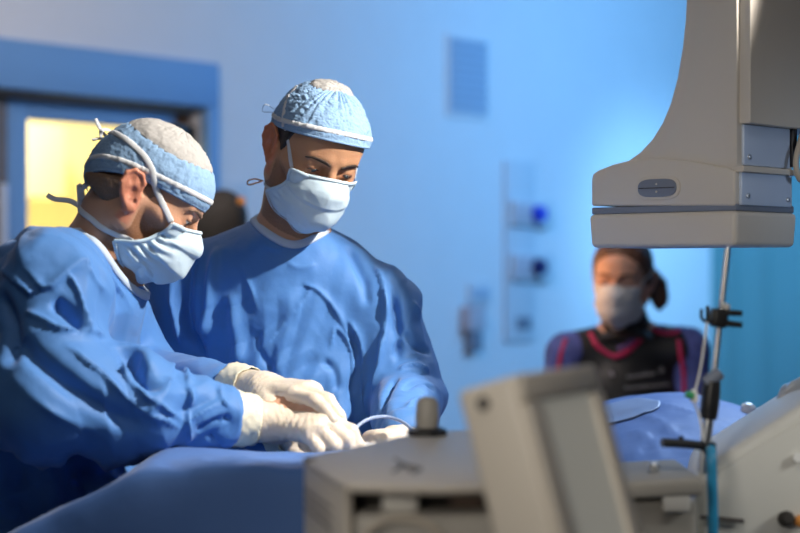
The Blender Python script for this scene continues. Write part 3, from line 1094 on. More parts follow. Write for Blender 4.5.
def eyes(parent, H, look_dir, iris, sides=(-1, 1), white='eye'):
    for s in sides:
        c = H.w(mm(s * 32, -77.5, 18))
        S = Solid().ball(c, 0.0118 * H.k)
        ax = np.arange(-0.0135, 0.0136, 0.0009)
        V, Q = S.mesh('eye', c[0] + ax, c[1] + ax, c[2] + ax, 0)
        e = link('eye', np_mesh('eye', V, Q), M[white], parent, smooth=True)
        d = H.R @ np.asarray(look_dir, float); d /= np.linalg.norm(d)
        lathe('iris', c + d * 0.0098 * H.k, d, [(0.0062 * H.k, 0), (0.0052 * H.k, 0.0016), (0.002, 0.0024)], M[iris], e, 20)
        # dark inner lid shadow gap is real: the lash line sits on the upper lid
        pts = [mm(s * (32 + x), -90.3 + 0.017 * x * x + s * 0, zz) for x, zz in ((-11, 13.5), (-5, 15.6), (2, 16), (8, 14.8), (13, 12.5))]


def brow(parent, H, solid, material, sides=(-1, 1), z=39, thick=4.6, dz=0):
    for s in sides:
        pts = [(s * 11, -95, z - 3), (s * 20, -96, z + 1), (s * 32, -92, z + 3), (s * 42, -84, z + 2), (s * 50, -74, z - 3)]
        p = catmull(np.array([H.w(mm(*q)) for q in pts]), 30)
        c = H.w(mm(s * 25, -40, 25)); d = p - c; d /= np.linalg.norm(d, axis=1)[:, None]
        p = inward(solid, c, d, 0.10)
        nr = gradf(solid, p)
        ribbon('eyebrow', p + nr * 0.0002, nr, [thick * 0.8 / 1000, thick * 1.7 / 1000, thick * 1.5 / 1000, thick / 1000, 0.0012], 0.0014, material, parent)


def lash(parent, H, solid, material, z=15.0, sides=(-1, 1)):
    for s in sides:
        pts = [(s * 21, -96, z - 1), (s * 27, -96, z + 0.6), (s * 34, -94, z + 0.8), (s * 40, -90, z), (s * 46, -84, z - 1.5)]
        p = catmull(np.array([H.w(mm(*q)) for q in pts]), 24)
        c = H.w(mm(s * 32, -70, 18)); d = p - c; d /= np.linalg.norm(d, axis=1)[:, None]
        p = inward(solid, c, d, 0.04)
        nr = gradf(solid, p)
        tube('eyelash', p + nr * 0.0004, [0.0005, 0.0011, 0.0012, 0.0010, 0.0005], material, parent, n=24, seg=6)


def legs(S, px, py, w=0.10, h=0.86, face=(0, -1)):
    """hips to feet below a pelvis at px, py"""
    f = np.array([face[0], face[1]], float); f /= np.linalg.norm(f)
    sd = np.array([-f[1], f[0]])
    S.frame()
    for s in (-1, 1):
        b = np.array([px, py]) + sd * s * w
        S.chain([(b[0], b[1], h), (b[0], b[1], 0.47), (b[0] - f[0] * 0.02, b[1] - f[1] * 0.02, 0.10)], [0.085, 0.055, 0.040], 0.03)
        S.cone((b[0] - f[0] * 0.03, b[1] - f[1] * 0.03, 0.045), (b[0] + f[0] * 0.15, b[1] + f[1] * 0.15, 0.035), 0.04, 0.032, 0.02)
    return sd, f


def shoes(parent, px, py, face, material, w=0.10):
    f = np.array(face, float); f /= np.linalg.norm(f); sd = np.array([-f[1], f[0]])
    for s in (-1, 1):
        b = np.array([px, py]) + sd * s * w
        S = Solid()
        a0 = np.array([b[0] - f[0] * 0.035, b[1] - f[1] * 0.035, 0.05]); a1 = np.array([b[0] + f[0] * 0.16, b[1] + f[1] * 0.16, 0.042])
        S.cone(a0, a1, 0.049, 0.041, 0.01)
        S.plane((0, 0, 0.002), (0, 0, -1), 0.004)
        lo = np.minimum(a0, a1) - 0.07; hi = np.maximum(a0, a1) + 0.07
        V, Q = S.mesh('shoe', axis(lo[0], hi[0], 0.008, 1), axis(lo[1], hi[1], 0.008, 1), axis(-0.02, hi[2], 0.008, 1))
        link('shoe', np_mesh('shoe', V, Q), material, parent, smooth=True)


def neck_trim(name, gown, pts, material, parent, width=0.012, rad=0.005):
    """binding round the neck of a gown, through points near its surface"""
    p = catmull(np.array(pts), 60)
    V = []
    tube(name, p, rad, material, parent, n=60, seg=10, smooth_path=False)


def glove(name, h, wrist, elbow_dir, parent, arm_r=0.031, seed=0.0, creases=(), cuff_len=0.042, box_lo=None, box_hi=None):
    S = Solid()
    add_hand(S, h, 0.0014)
    e = np.asarray(wrist) + np.asarray(elbow_dir) * 0.05
    S.cone(wrist, e, 0.026, arm_r, 0.02)
    pts = np.array([p for q in h['fingers'] for p in q] + h['thumb'] + [e, wrist])
    lo = pts.min(0) - 0.04; hi = pts.max(0) + 0.04
    xs, ys, zs = (np.arange(lo[i], hi[i], 0.0021) for i in range(3))
    V, Q = S.mesh(name, xs, ys, zs, 1)
    N = vnormals(V, Q)
    ax = np.asarray(elbow_dir)
    # latex puckers across the wrist and palm
    along = (V - wrist) @ -ax
    wgt = np.exp(-((along - 0.012) / 0.026) ** 2)
    d = np.sin(along * 700 + 5 * fbm(V, 25, 2, seed)) * 0.00045 * wgt + ridged(V, 45, seed, (1, 1, 1)) * 0.0007
    V = V + N * d[:, None]
    for pp, wd, am in creases:
        line = [trace(S, *q) for q in pp]
        line = [q for q in line if q is not None]
        if len(line) > 1: fold(V, N, np.array(line), wd, am, True)
    o = link(name, np_mesh(name, V, Q), M['glove'], parent, smooth=True)
    # rolled-on cuff over the sleeve end
    ring = []
    n1, n2 = 40, 14
    u = np.cross(ax, [0, 0, 1.0]); u /= np.linalg.norm(u); w = np.cross(ax, u)
    for i in range(n1):
        t = 2 * math.pi * i / n1
        for j in range(n2):
            s = j / (n2 - 1)
            r = arm_r * (0.96 + 0.22 * s) + 0.0014 + 0.0012 * math.sin(7 * t + 9 * s + seed) + 0.0008 * math.sin(15 * t - 14 * s)
            ring.append(np.asarray(wrist) + ax * (0.028 + cuff_len * s) + r * (math.cos(t) * u + math.sin(t) * w))
    patch('glove_cuff', np.array(ring), n1, n2, M['glove_cuff'], o, 0.0012, wrap=True)
    return o


# ------------------------------------------------------------------ surgeon facing the camera
K2 = 0.925
R2 = R3(24, 31, 10); O2 = np.array([-0.1475, 2.80, 1.583]); H2 = HFrame(R2, O2, K2)
body = head_solid(Solid(), R2, O2, K2, lids=1.3)
headonly2 = body.copy()
body.frame()
nb2 = P(288, 239, 2.86)                                             # base of the neck
body.cone(H2.w(mm(0, 22, -45)), nb2 + [0, 0, -0.03], 0.056, 0.058, 0.03)
shR = P(190, 286, 2.90); shL = P(380, 311, 2.84)
elR, wrR = P(186, 395, 2.92), P(305, 440, 2.60)
elL, wrL = P(408, 398, 2.80), P(403, 441, 2.56)
pel2 = np.array([-0.19, 2.90, 0.92])
body.cone(nb2 + [0, 0.01, -0.02], shR, 0.055, 0.052, 0.04); body.cone(nb2 + [0, 0.01, -0.02], shL, 0.055, 0.052, 0.04)
body.ell((-0.185, 2.89, 1.24), (0.165, 0.10, 0.20), None, 0.05)
body.ell((-0.19, 2.89, 1.0), (0.155, 0.105, 0.17), None, 0.05)
body.chain([shR, elR, wrR], [0.044, 0.036, 0.027], 0.02); body.chain([shL, elL, wrL], [0.036, 0.033, 0.027], 0.02)
hL2 = hand_chains(wrL, (P(383, 441, 2.47) - wrL), (0.1, -0.25, 1), -1, [(35, 50, 35), (45, 55, 40), (50, 60, 40), (55, 60, 40)], [(18, 20, -10), (40, 48, -20), (42, 76, -24), (36, 98, -28)], 0.95)
hR2 = hand_chains(wrR, (P(340, 446, 2.50) - wrR), (0.0, -0.1, 1), 1, [(30, 40, 30)] * 4, [(18, 20, -10), (42, 50, -18), (50, 80, -20), (46, 104, -24)], 0.95)
add_hand(body, hL2); add_hand(body, hR2)
legs(body, -0.19, 2.90)
surgeon2, V_ = body_mesh('person', body, R2, O2, K2, (-0.56, 2.40, -0.02), (0.20, 3.10, 1.78), M['skin2'])
tag(surgeon2, 'surgeon in blue gown and cap looking down, standing behind the table and facing us', 'person', 'surgical team')
tint(surgeon2, V_, R2, O2, K2, ear=0.6, stub=0.75)
eyes(surgeon2, H2, (0.0, -0.75, -0.65), 'iris')
brow(surgeon2, H2, headonly2, M['brow_dark'], z=35, thick=3.8)
lash(surgeon2, H2, headonly2, M['hair_dark'], z=15.5)

# short dark hair showing at temple and nape
hs = Solid().frame(R2, O2, K2)
hs.ell(mm(0, 11, 48), mm(77.5, 100, 84)); hs.ell(mm(0, -34, 50), mm(66, 59, 54), None, 0.025)
for s in (-1, 1): hs.cone(mm(s * 63, -18, 36), mm(s * 67, -12, -2), 0.008, 0.0045, 0.012)
hs.plane(mm(0, -36, 47), (0, -1, -0.45), 0.006)
V_, Q_ = hs.mesh('hair', *[np.arange(O2[i] - 0.13, O2[i] + 0.16, 0.004) for i in range(3)])
link('hair', np_mesh('hair', V_, Q_), M['hair_dark'], surgeon2, smooth=True)

# cap, band, crown
e0 = lambda a: 3 + 18 * math.cos(math.radians(a))
cap2, CS2, g, n = cap_patch('surgical_cap', H2, M['cap'], surgeon2, e0, lambda a: 68 + 14 * math.cos(math.radians(a)), 340, 110, 0.0019, 3.0, diag=0.8, gather=1.6, puff=1.03, fq=150)
cap_patch('cap_crown', H2, M['crown'], cap2, lambda a: 67 + 14 * math.cos(math.radians(a)), lambda a: 89.5, 200, 16, 0.0022, 9.0, gather=2.0, puff=1.03, dome=0.004)
j = 14
ribbon('cap_band', np.vstack([g[:, j], g[:1, j]]) + np.vstack([n[:, j], n[:1, j]]) * 0.001, np.vstack([n[:, j], n[:1, j]]), 0.0075, 0.0012, M['band'], cap2)
ribbon('cap_hem', np.vstack([g[:, 0], g[:1, 0]]) + np.vstack([n[:, 0], n[:1, 0]]) * 0.0002, np.vstack([n[:, 0], n[:1, 0]]), 0.004, 0.001, M['cap'], cap2)

# mask and its ties
mk2, MS2, mg = mask_patch('face_mask', H2, headonly2, M['mask'], surgeon2, pleats=3, seed=2.0, gather=0.5)
tr2 = tree([surgeon2, cap2, mk2], O2, 0.24)
toL = lambda p: (R2.T @ (p - O2)) / K2 * 1000
for s, i in ((-1, 0), (1, -1)):
    a = toL(mg[i, 0])
    wrap('mask_tie', tr2, H2, [a, (s * 74, -30, 34), (s * 84, 0, 66), (s * 76, 46, 98), (s * 30, 88, 112), (0, 98, 108)], (0, 5, 35), 0.0072, M['band'], mk2)
    b = toL(mg[i, -14])
    wrap('mask_tie', tr2, H2, [b, (s * 60, 18, -78), (s * 52, 50, -84), (s * 20, 70, -88), (0, 74, -88)], (0, 22, -80), 0.0062, M['band'], mk2)
tube('tie_bow', [H2.w(mm(-46, 62, -92)), H2.w(mm(-66, 68, -108)), H2.w(mm(-76, 58, -96)), H2.w(mm(-68, 50, -86)), H2.w(mm(-56, 54, -88)), H2.w(mm(-46, 62, -92))], 0.0014, M['amber'], mk2, n=40, seg=6)
tube('tie_bow', [H2.w(mm(-74, 58, 52)), H2.w(mm(-94, 66, 56)), H2.w(mm(-92, 70, 40)), H2.w(mm(-78, 60, 46))], 0.0007, M['band'], mk2, n=30, seg=5)

# gown
G = Solid()
tz = nb2 + np.array([0.0, 0.015, -0.035])
G.ell((-0.180, 2.895, 1.275), (0.190, 0.125, 0.185), roty(0.10), 0.05)
G.ell((-0.180, 2.885, 1.08), (0.195, 0.140, 0.26), None, 0.06)
G.cone((-0.185, 2.89, 1.0), (-0.19, 2.90, 0.40), 0.185, 0.21, 0.06)
G.cone(nb2 + [0, 0.005, -0.10], nb2 + [0, 0.005, -0.066], 0.092, 0.076, 0.03)
G.cone(tz + [-0.01, 0, 0], shR + [0, 0, -0.002], 0.064, 0.071, 0.05)
G.cone(tz + [0.01, 0, 0], shL + [0, 0, -0.002], 0.068, 0.066, 0.05)
G.chain([shR, elR, wrR + (elR - wrR) * 0.34], [0.073, 0.070, 0.046], 0.025)
G.chain([shL, elL, wrL + (elL - wrL) * 0.14], [0.069, 0.062, 0.046], 0.02)
folds2 = [
    # long pulls hanging from the raised shoulder
    ([(372, 262), (384, 300), (382, 345), (372, 400)], 0.010, 0.012, True, 1),
    ([(388, 275), (397, 310), (399, 350), (388, 395), (380, 420)], 0.008, -0.011, False, 0),
    ([(345, 245), (362, 275), (368, 310)], 0.010, -0.006, False, 0),
    # chest pulls
    ([(238, 258), (252, 290), (262, 318)], 0.006, 0.004, True, 0),
    ([(318, 285), (300, 305), (284, 326), (262, 352)], 0.006, 0.0045, True, -1),
    ([(300, 283), (318, 292), (336, 312), (350, 345)], 0.006, 0.005, True, 1),
    ([(300, 300), (296, 318), (278, 342)], 0.005, 0.003, True, 0),
    ([(330, 352), (336, 330), (350, 350), (352, 385)], 0.007, 0.006, True, 1),
    ([(322, 360), (334, 372), (338, 395)], 0.008, -0.006, False, 0),
    ([(345, 318), (360, 340), (364, 375), (360, 410)], 0.007, 0.007, True, 1),
    ([(352, 330), (354, 360), (350, 400)], 0.006, -0.006, False, 0),
    ([(286, 262), (300, 268), (318, 264)], 0.006, 0.003, True, 0),
    ([(220, 245), (212, 275), (208, 310), (205, 345)], 0.012, 0.008, False, 0),
    ([(195, 250), (188, 290), (190, 330), (205, 365)], 0.010, -0.014, False, 0),
    ([(175, 265), (172, 300), (182, 350)], 0.009, 0.008, True, 0),
    ([(230, 290), (236, 330), (240, 370)], 0.014, 0.006, False, 0),
    ([(258, 330), (262, 355), (280, 378)], 0.007, -0.004, False, 0),
    ([(410, 300), (422, 320), (428, 350)], 0.008, 0.006, True, 0),
    ([(405, 330), (415, 345), (432, 352)], 0.007, -0.006, False, 0),
    ([(398, 372), (414, 366), (432, 374)], 0.007, 0.008, True, 1),
    ([(402, 392), (416, 384), (434, 390)], 0.006, -0.007, False, 0),
    ([(404, 408), (420, 400), (436, 408)], 0.006, 0.007, True, 0),
    ([(255, 232), (268, 246), (290, 252)], 0.006, 0.003, False, 0),
]
gown2 = cloth_mesh('surgical_gown', G, (-0.50, 2.50, 0.30), (0.16, 3.12, 1.56), 0.0034, M['gown'], surgeon2, folds2,
                   [(5.5, 0.006, 'n', (1, 1, 1), 3.0), (11, 0.0030, 'c', (1, 1, 1), 5.0), (30, 0.0010, 'r', (1, 1, 0.7), 11.0)],
                   a=(-0.50, 2.50, 1.05), b=(0.16, 2.95, 1.56), coarse=0.012)
col2 = [P(240, 207, 2.86), P(250, 219, 2.79), P(268, 230, 2.745), P(292, 238, 2.725), P(315, 237, 2.735), P(332, 229, 2.79), P(336, 222, 2.86), P(320, 208, 2.93), P(285, 196, 2.96), P(255, 197, 2.93), P(240, 207, 2.86)]
col2 = [p for p in col2]
wrap('neck_binding', tree([gown2], nb2, 0.26), None, col2, nb2 + [0, 0, -0.02], 0.014, M['trim_white'], gown2, off=0.001, n=90, thick=0.003, world=True)
gl = glove('glove', hL2, wrL, (elL - wrL) / np.linalg.norm(elL - wrL), surgeon2, 0.031, 1.0)
gl = glove('glove', hR2, wrR, (elR - wrR) / np.linalg.norm(elR - wrR), surgeon2, 0.031, 2.0)
shoes(surgeon2, -0.19, 2.90, (0, -1), M['shoe'])

# ------------------------------------------------------------------ surgeon in profile
K1 = 0.895
R1 = R3(97, 36, -2); O1 = np.array([-0.3860, 2.4775, 1.5000]); H1 = HFrame(R1, O1, K1)
body = head_solid(Solid(), R1, O1, K1, lids=2.4)
headonly1 = body.copy()
body.frame()
nb1 = P(92, 262, 2.50)
shN = P(50, 284, 2.36); elN = P(48, 398, 2.31); wrN = P(276, 423, 2.40)
shF = P(104, 304, 2.72); elF = P(140, 385, 2.76); wrF = P(262, 390, 2.48)
body.cone(H1.w(mm(0, 18, -45)), nb1 + [0.012, 0, 0], 0.052, 0.060, 0.03)
body.cone(nb1 + [0, 0, -0.02], shN, 0.055, 0.052, 0.04); body.cone(nb1 + [0, 0, -0.02], shF, 0.055, 0.052, 0.04)
pel1 = np.array([-0.60, 2.58, 0.92])
body.ell((-0.53, 2.53, 1.22), (0.11, 0.165, 0.20), roty(0.30), 0.05)
body.ell((-0.58, 2.56, 1.0), (0.11, 0.155, 0.17), None, 0.05)
body.chain([shN, elN, wrN], [0.052, 0.042, 0.027], 0.02); body.chain([shF, elF, wrF], [0.052, 0.042, 0.027], 0.02)
hN = hand_chains(wrN, (P(325, 425, 2.352) - wrN), (0.0, -0.30, 0.95), -1,
                 [(30, 42, 25), (40, 46, 28), (46, 50, 30), (52, 50, 30)],
                 [(20, 18, -10), (42, 46, -22), (46, 74, -32), (38, 96, -40)], 0.86)
hF = hand_chains(wrF, (P(318, 393, 2.41) - wrF), (0.10, -0.30, 1.0), 1,
                 [(4, 26, 14), (14, 36, 22), (42, 54, 30), (52, 54, 30)],
                 [(24, 22, -8), (48, 58, -14), (50, 92, -26), (44, 118, -40)], 0.96)
add_hand(body, hN); add_hand(body, hF)
legs(body, -0.60, 2.58, face=(1, -0.1))
surgeon1, V_ = body_mesh('person', body, R1, O1, K1, (-0.80, 2.20, -0.02), (0.02, 2.98, 1.68), M['skin1'])
tag(surgeon1, 'surgeon in blue gown bending over the table in profile, both gloved hands joined', 'person', 'surgical team')
tint(surgeon1, V_, R1, O1, K1, ear=0.6, stub=1.1)
eyes(surgeon1, H1, (0.05, -0.86, -0.42), 'iris')
brow(surgeon1, H1, headonly1, M['hair_sandy'], z=36, thick=3.4)
lash(surgeon1, H1, headonly1, M['hair_sandy'], z=19.0)
hs = Solid().frame(R1, O1, K1)
hs.ell(mm(0, 8, 48), mm(75.2, 94.2, 83)); hs.cone(mm(-24, 48, 8), mm(24, 48, 8), 0.045, 0.045, 0.03); hs.cone(mm(-20, 56, -22), mm(20, 54, -24), 0.034, 0.034, 0.03)
for s in (-1, 1): hs.cone(mm(s * 60, -16, 25), mm(s * 63, -12, 0), 0.0095, 0.0075, 0.012)
hs.plane(mm(0, -18, 0), (0, -1, -0.35), 0.006); hs.plane(mm(0, 0, 34), (0, 0.44, 0.9), 0.004); hs.plane(mm(0, 60, -34), (0, 0.2, -1), 0.01)
V_, Q_ = hs.mesh('hair', *[np.arange(O1[i] - 0.15, O1[i] + 0.16, 0.004) for i in range(3)])
N_ = vnormals(V_, Q_); V_ = V_ + N_ * (fbm(V_, 180, 2, 1.0) * 0.0012)[:, None]
link('hair', np_mesh('hair', V_, Q_), M['hair_sandy'], surgeon1, smooth=True)
e0 = lambda a: 8 * math.cos(math.radians(a)) - 4 + (-36 * (abs(a) / 180) ** 4)
cap1, CS1, g, n = cap_patch('surgical_cap', H1, M['cap'], surgeon1, e0, lambda a: 36 + 4 * math.cos(math.radians(a)), 260, 56, 0.0014, 13.0, diag=-0.5, gather=0.5, puff=0.965)
cap_patch('cap_crown', H1, M['crown'], cap1, lambda a: 35 + 4 * math.cos(math.radians(a)), lambda a: 89.5, 200, 40, 0.0018, 19.0, gather=1.0, dome=0.001, puff=0.965)
j = 14
ribbon('cap_band', np.vstack([g[:, j], g[:1, j]]) + np.vstack([n[:, j], n[:1, j]]) * 0.001, np.vstack([n[:, j], n[:1, j]]), 0.0075, 0.0012, M['band'], cap1)
ribbon('cap_hem', np.vstack([g[:, 0], g[:1, 0]]) + np.vstack([n[:, 0], n[:1, 0]]) * 0.0002, np.vstack([n[:, 0], n[:1, 0]]), 0.004, 0.001, M['cap'], cap1)
mk1, MS1, mg = mask_patch('face_mask', H1, headonly1, M['mask'], surgeon1, pleats=4, seed=6.0, gather=1.6)
tr1 = tree([surgeon1, cap1, mk1, bpy.data.objects['cap_crown.001']], O1, 0.24)
toL1 = lambda p: (R1.T @ (p - O1)) / K1 * 1000
for s, i in ((-1, 0), (1, -1)):
    a = toL1(mg[i, 0])
    wrap('mask_tie', tr1, H1, [a, (s * 77, -14, 30), (s * 82, 6, 50), (s * 80, 30, 62), (s * 68, 58, 66), (s * 42, 86, 64), (0, 100, 58)], (0, 5, 35), 0.0085, M['band'], mk1, off=0.0022, smooth=14)
    b = toL1(mg[i, -22])
    wrap('mask_tie', tr1, H1, [b, (s * 58, 18, -72), (s * 50, 44, -72), (s * 28, 62, -72), (0, 68, -70)], (0, 22, -68), 0.0085, M['band'], mk1)
for q in ([(-4, 98, 50), (-10, 106, 62), (-22, 116, 54), (-14, 108, 44), (-4, 98, 50)], [(-4, 98, 50), (-8, 118, 54), (-10, 136, 64)], [(-4, 98, 50), (-6, 112, 42), (-14, 120, 32)]):
    p = np.array([H1.w(mm(*a)) for a in q]); p = catmull(p, 30)
    ribbon('tie_bow', p, np.tile(H1.R @ np.array([-0.8, 0.2, 0.6]), (30, 1)), 0.005, 0.0008, M['band'], mk1)
for q in ([(-4, 70, -68), (-12, 86, -46), (-16, 78, -22), (-10, 68, -44), (-4, 70, -68)], [(-4, 70, -68), (-8, 90, -70), (-10, 112, -82), (-10, 126, -84)], [(-4, 70, -68), (-10, 82, -54), (-14, 92, -40), (-8, 74, -56)]):
    p = np.array([H1.w(mm(*a)) for a in q]); p = catmull(p, 30)
    ribbon('tie_bow', p, np.tile(H1.R @ np.array([-0.9, 0.1, 0.4]), (30, 1)), 0.008, 0.0008, M['band'], mk1)

G = Solid()
G.ell((-0.550, 2.53, 1.25), (0.128, 0.200, 0.205), roty(0.30), 0.05)
G.ell((-0.552, 2.555, 1.04), (0.172, 0.190, 0.25), None, 0.06)
G.cone((-0.475, 2.55, 1.14), (-0.47, 2.56, 0.90), 0.10, 0.11, 0.06)
G.cone((-0.565, 2.56, 1.0), (-0.60, 2.58, 0.40), 0.185, 0.21, 0.06)
G.cone(nb1 + [-0.015, 0, -0.035], shN + [0, 0, -0.012], 0.070, 0.074, 0.05)
G.cone(nb1 + [-0.015, 0, -0.035], shF + [0, 0, -0.012], 0.062, 0.064, 0.05)
G.cone(nb1 + [-0.005, 0.02, -0.07], (-0.475, 2.54, 1.20), 0.058, 0.085, 0.05)
cfN = wrN + (elN - wrN) * 0.262
G.chain([shN, elN, elN + (cfN - elN) * 0.45, cfN], [0.080, 0.088, 0.078, 0.047], 0.03)
cfF = wrF + (elF - wrF) * 0.30
G.chain([shF, elF, cfF], [0.066, 0.066, 0.042], 0.025)
folds1 = [
    ([(20, 262), (45, 288), (80, 262), (86, 268)], 0.007, 0.007, True, 1),
    ([(86, 262), (66, 272), (48, 292)], 0.006, 0.006, True, 0),
    ([(0, 268), (18, 284), (34, 296)], 0.007, 0.008, True, 1),
    ([(66, 270), (78, 290), (86, 318), (92, 335)], 0.006, 0.008, True, -1),
    ([(52, 300), (70, 314), (84, 334)], 0.010, -0.014, False, 0),
    ([(72, 250), (96, 280), (112, 310)], 0.008, 0.005, True, 0),
    ([(30, 230), (22, 252), (28, 268)], 0.010, 0.005, False, 0),
    ([(100, 262), (116, 285), (130, 320)], 0.006, 0.005, True, 1),
    # sleeve: big diagonals and the bunched elbow
    ([(120, 332), (150, 350), (176, 366), (196, 378)], 0.007, 0.008, True, -1),
    ([(118, 338), (124, 372), (150, 400), (186, 424)], 0.008, 0.010, True, 1),
    ([(126, 345), (138, 366), (158, 396)], 0.015, -0.018, False, 0),
    ([(165, 352), (186, 372), (190, 400), (186, 424), (190, 446)], 0.007, 0.010, True, 1),
    ([(186, 424), (206, 410), (226, 402)], 0.006, 0.006, True, 0),
    ([(196, 432), (214, 420), (232, 418)], 0.006, -0.008, False, 0),
    ([(204, 372), (218, 390), (228, 412)], 0.006, 0.006, True, 1),
    ([(176, 372), (160, 398), (146, 412)], 0.008, 0.006, True, 0),
    ([(60, 345), (95, 372), (140, 410), (184, 432)], 0.012, 0.008, True, 1),
    ([(10, 330), (40, 362), (90, 400), (150, 432)], 0.014, -0.010, False, 0),
    ([(20, 310), (60, 330), (110, 336)], 0.010, 0.008, True, 1),
    ([(8, 372), (50, 410), (110, 440)], 0.012, 0.006, True, 0),
    ([(0, 290), (14, 330), (10, 370)], 0.012, -0.010, False, 0),
    # gathered cuff
    ([(226, 388), (232, 410), (226, 438)], 0.004, -0.0035, True, 0),
    ([(218, 384), (222, 404), (216, 440)], 0.004, 0.006, True, 0),
    ([(236, 390), (239, 412), (235, 440)], 0.004, 0.006, True, 0),
    ([(208, 432), (216, 440), (222, 448)], 0.005, -0.006, True, 0),
    # front of the gown below the arm
    ([(30, 440), (48, 470), (52, 520)], 0.014, 0.010, False, 0),
    ([(70, 450), (84, 480), (86, 525)], 0.014, -0.012, False, 0),
    ([(105, 455), (112, 480), (104, 520)], 0.012, 0.008, False, 0),
    ([(10, 440), (18, 480), (20, 525)], 0.014, -0.010, False, 0),
]
gown1 = cloth_mesh('surgical_gown', G, (-0.82, 2.14, 0.30), (-0.10, 2.98, 1.50), 0.0034, M['gown'], surgeon1, folds1,
                   [(5.0, 0.007, 'n', (1, 1, 1), 23.0), (9, 0.0042, 'c', (1, 1, 1), 25.0), (26, 0.0010, 'r', (1, 1, 1), 31.0)],
                   a=(-0.66, 2.14, 1.02), b=(-0.10, 2.80, 1.50), coarse=0.012)
col1 = [P(72, 222, 2.44), P(84, 236, 2.41), P(97, 252, 2.41), P(110, 270, 2.43), P(121, 286, 2.48), P(124, 284, 2.54), P(118, 264, 2.60), P(98, 240, 2.63), P(80, 226, 2.58), P(70, 219, 2.50), P(72, 222, 2.44)]
wrap('neck_binding', tree([gown1], nb1, 0.26), None, col1, nb1 + [0, 0, -0.02], 0.013, M['trim_white'], gown1, off=0.001, n=90, thick=0.003, world=True)
glove('glove', hN, wrN, (elN - wrN) / np.linalg.norm(elN - wrN), surgeon1, 0.034, 4.0,
      [([(292, 412), (296, 426), (294, 444)], 0.002, -0.002), ([(284, 412), (287, 426), (285, 444)], 0.002, -0.002), ([(301, 412), (306, 428), (305, 446)], 0.002, -0.0015)])
glove('glove', hF, wrF, (elF - wrF) / np.linalg.norm(elF - wrF), surgeon1, 0.032, 5.0)
shoes(surgeon1, -0.60, 2.58, (1, -0.1), M['shoe'])


# ------------------------------------------------------------------ colleague in a lead apron at the back
R3_ = R3(-20, 10, 3); O3 = np.array([0.600, 4.5, 1.356]); H3 = HFrame(R3_, O3, 0.955)
body = head_solid(Solid(), R3_, O3, 0.955, lids=1.4)
headonly3 = body.copy()
body.frame()
nb3 = P(626, 334, 4.56)
sA = P(568, 354, 4.56); sB = P(687, 350, 4.54)
eA, wA = P(556, 446, 4.52), P(585, 470, 4.28)
eB, wB = P(697, 446, 4.52), P(672, 470, 4.28)
body.cone(H3.w(mm(0, 22, -45)), nb3, 0.046, 0.055, 0.03)
body.cone(nb3, sA, 0.046, 0.045, 0.04); body.cone(nb3, sB, 0.046, 0.045, 0.04)
body.ell((0.615, 4.57, 0.98), (0.145, 0.09, 0.20), None, 0.05); body.ell((0.615, 4.58, 0.78), (0.15, 0.10, 0.16), None, 0.05)
body.chain([sA, eA, wA], [0.046, 0.036, 0.024], 0.02); body.chain([sB, eB, wB], [0.046, 0.036, 0.024], 0.02)
for w_, e_, sd in ((wA, eA, 1), (wB, eB, -1)):
    add_hand(body, hand_chains(w_, (w_ - e_) * [0.6, 1, 0.6], (0, -0.2, 1), sd, [(25, 30, 20)] * 4, [(18, 20, -10), (42, 50, -18), (52, 80, -20), (50, 104, -24)], 0.88))
legs(body, 0.615, 4.58, 0.09, 0.68)
nurse, V_ = body_mesh('person', body, R3_, O3, 0.955, (0.30, 4.10, -0.02), (0.95, 4.80, 1.54), M['skin3'], 0.0032)
tag(nurse, 'woman in black lead apron with magenta binding and white mask, looking down behind the table', 'person', 'surgical team')
tint(nurse, V_, R3_, O3, 0.955, ear=0.4, stub=0.0)
eyes(nurse, H3, (0.0, -0.75, -0.65), 'iris')
brow(nurse, H3, headonly3, M['hair_brown'], z=37, thick=3.6)
lash(nurse, H3, headonly3, M['hair_dark'], z=15.5)
hs = Solid().frame(R3_, O3, 0.955)
hs.ell(mm(0, 14, 50), mm(82, 104, 88)); hs.ell(mm(0, -30, 62), mm(68, 62, 52), None, 0.03)
hs.cone(mm(-66, 0, 10), mm(-60, 60, -20), 0.018, 0.02, 0.03); hs.cone(mm(66, 0, 14), mm(56, 60, -20), 0.018, 0.02, 0.03)
hs.plane(mm(0, -62, 66), (0, -1, -0.55), 0.010); hs.plane(mm(0, 0, -42), (0, 0, -1), 0.02)
pt = [(20, 92, 10), (48, 112, -4), (72, 112, -28), (88, 100, -58), (90, 92, -88)]
hs.chain([mm(*q) for q in pt], [0.026, 0.032, 0.030, 0.022, 0.008], 0.02)
V_, Q_ = hs.mesh('hair', np.arange(O3[0] - .15, O3[0] + .20, .005), np.arange(O3[1] - .16, O3[1] + .2, .005), np.arange(O3[2] - .14, O3[2] + .17, .005))
N_ = vnormals(V_, Q_); V_ = V_ + N_ * (fbm(V_ * [1, 1, 0.35], 120, 2, 1.0) * 0.004)[:, None]
link('hair', np_mesh('hair', V_, Q_), M['hair_brown'], nurse, smooth=True)
mk3, MS3, mg = mask_patch('face_mask', H3, headonly3, M['band'], nurse, 70, 50, pleats=3, seed=9.0)
cov3 = union(headonly3, hs, MS3)
toL3 = lambda p: (R3_.T @ (p - O3)) / 0.955 * 1000
for s, i in ((-1, 0), (1, -1)):
    strap('mask_tie', cov3, H3, [toL3(mg[i, 0]), (s * 74, -30, 25), (s * 82, 6, 40), (s * 60, 70, 50), (0, 100, 52)], (0, 5, 30), 0.007, M['band'], mk3, off=0.0015, n=40)
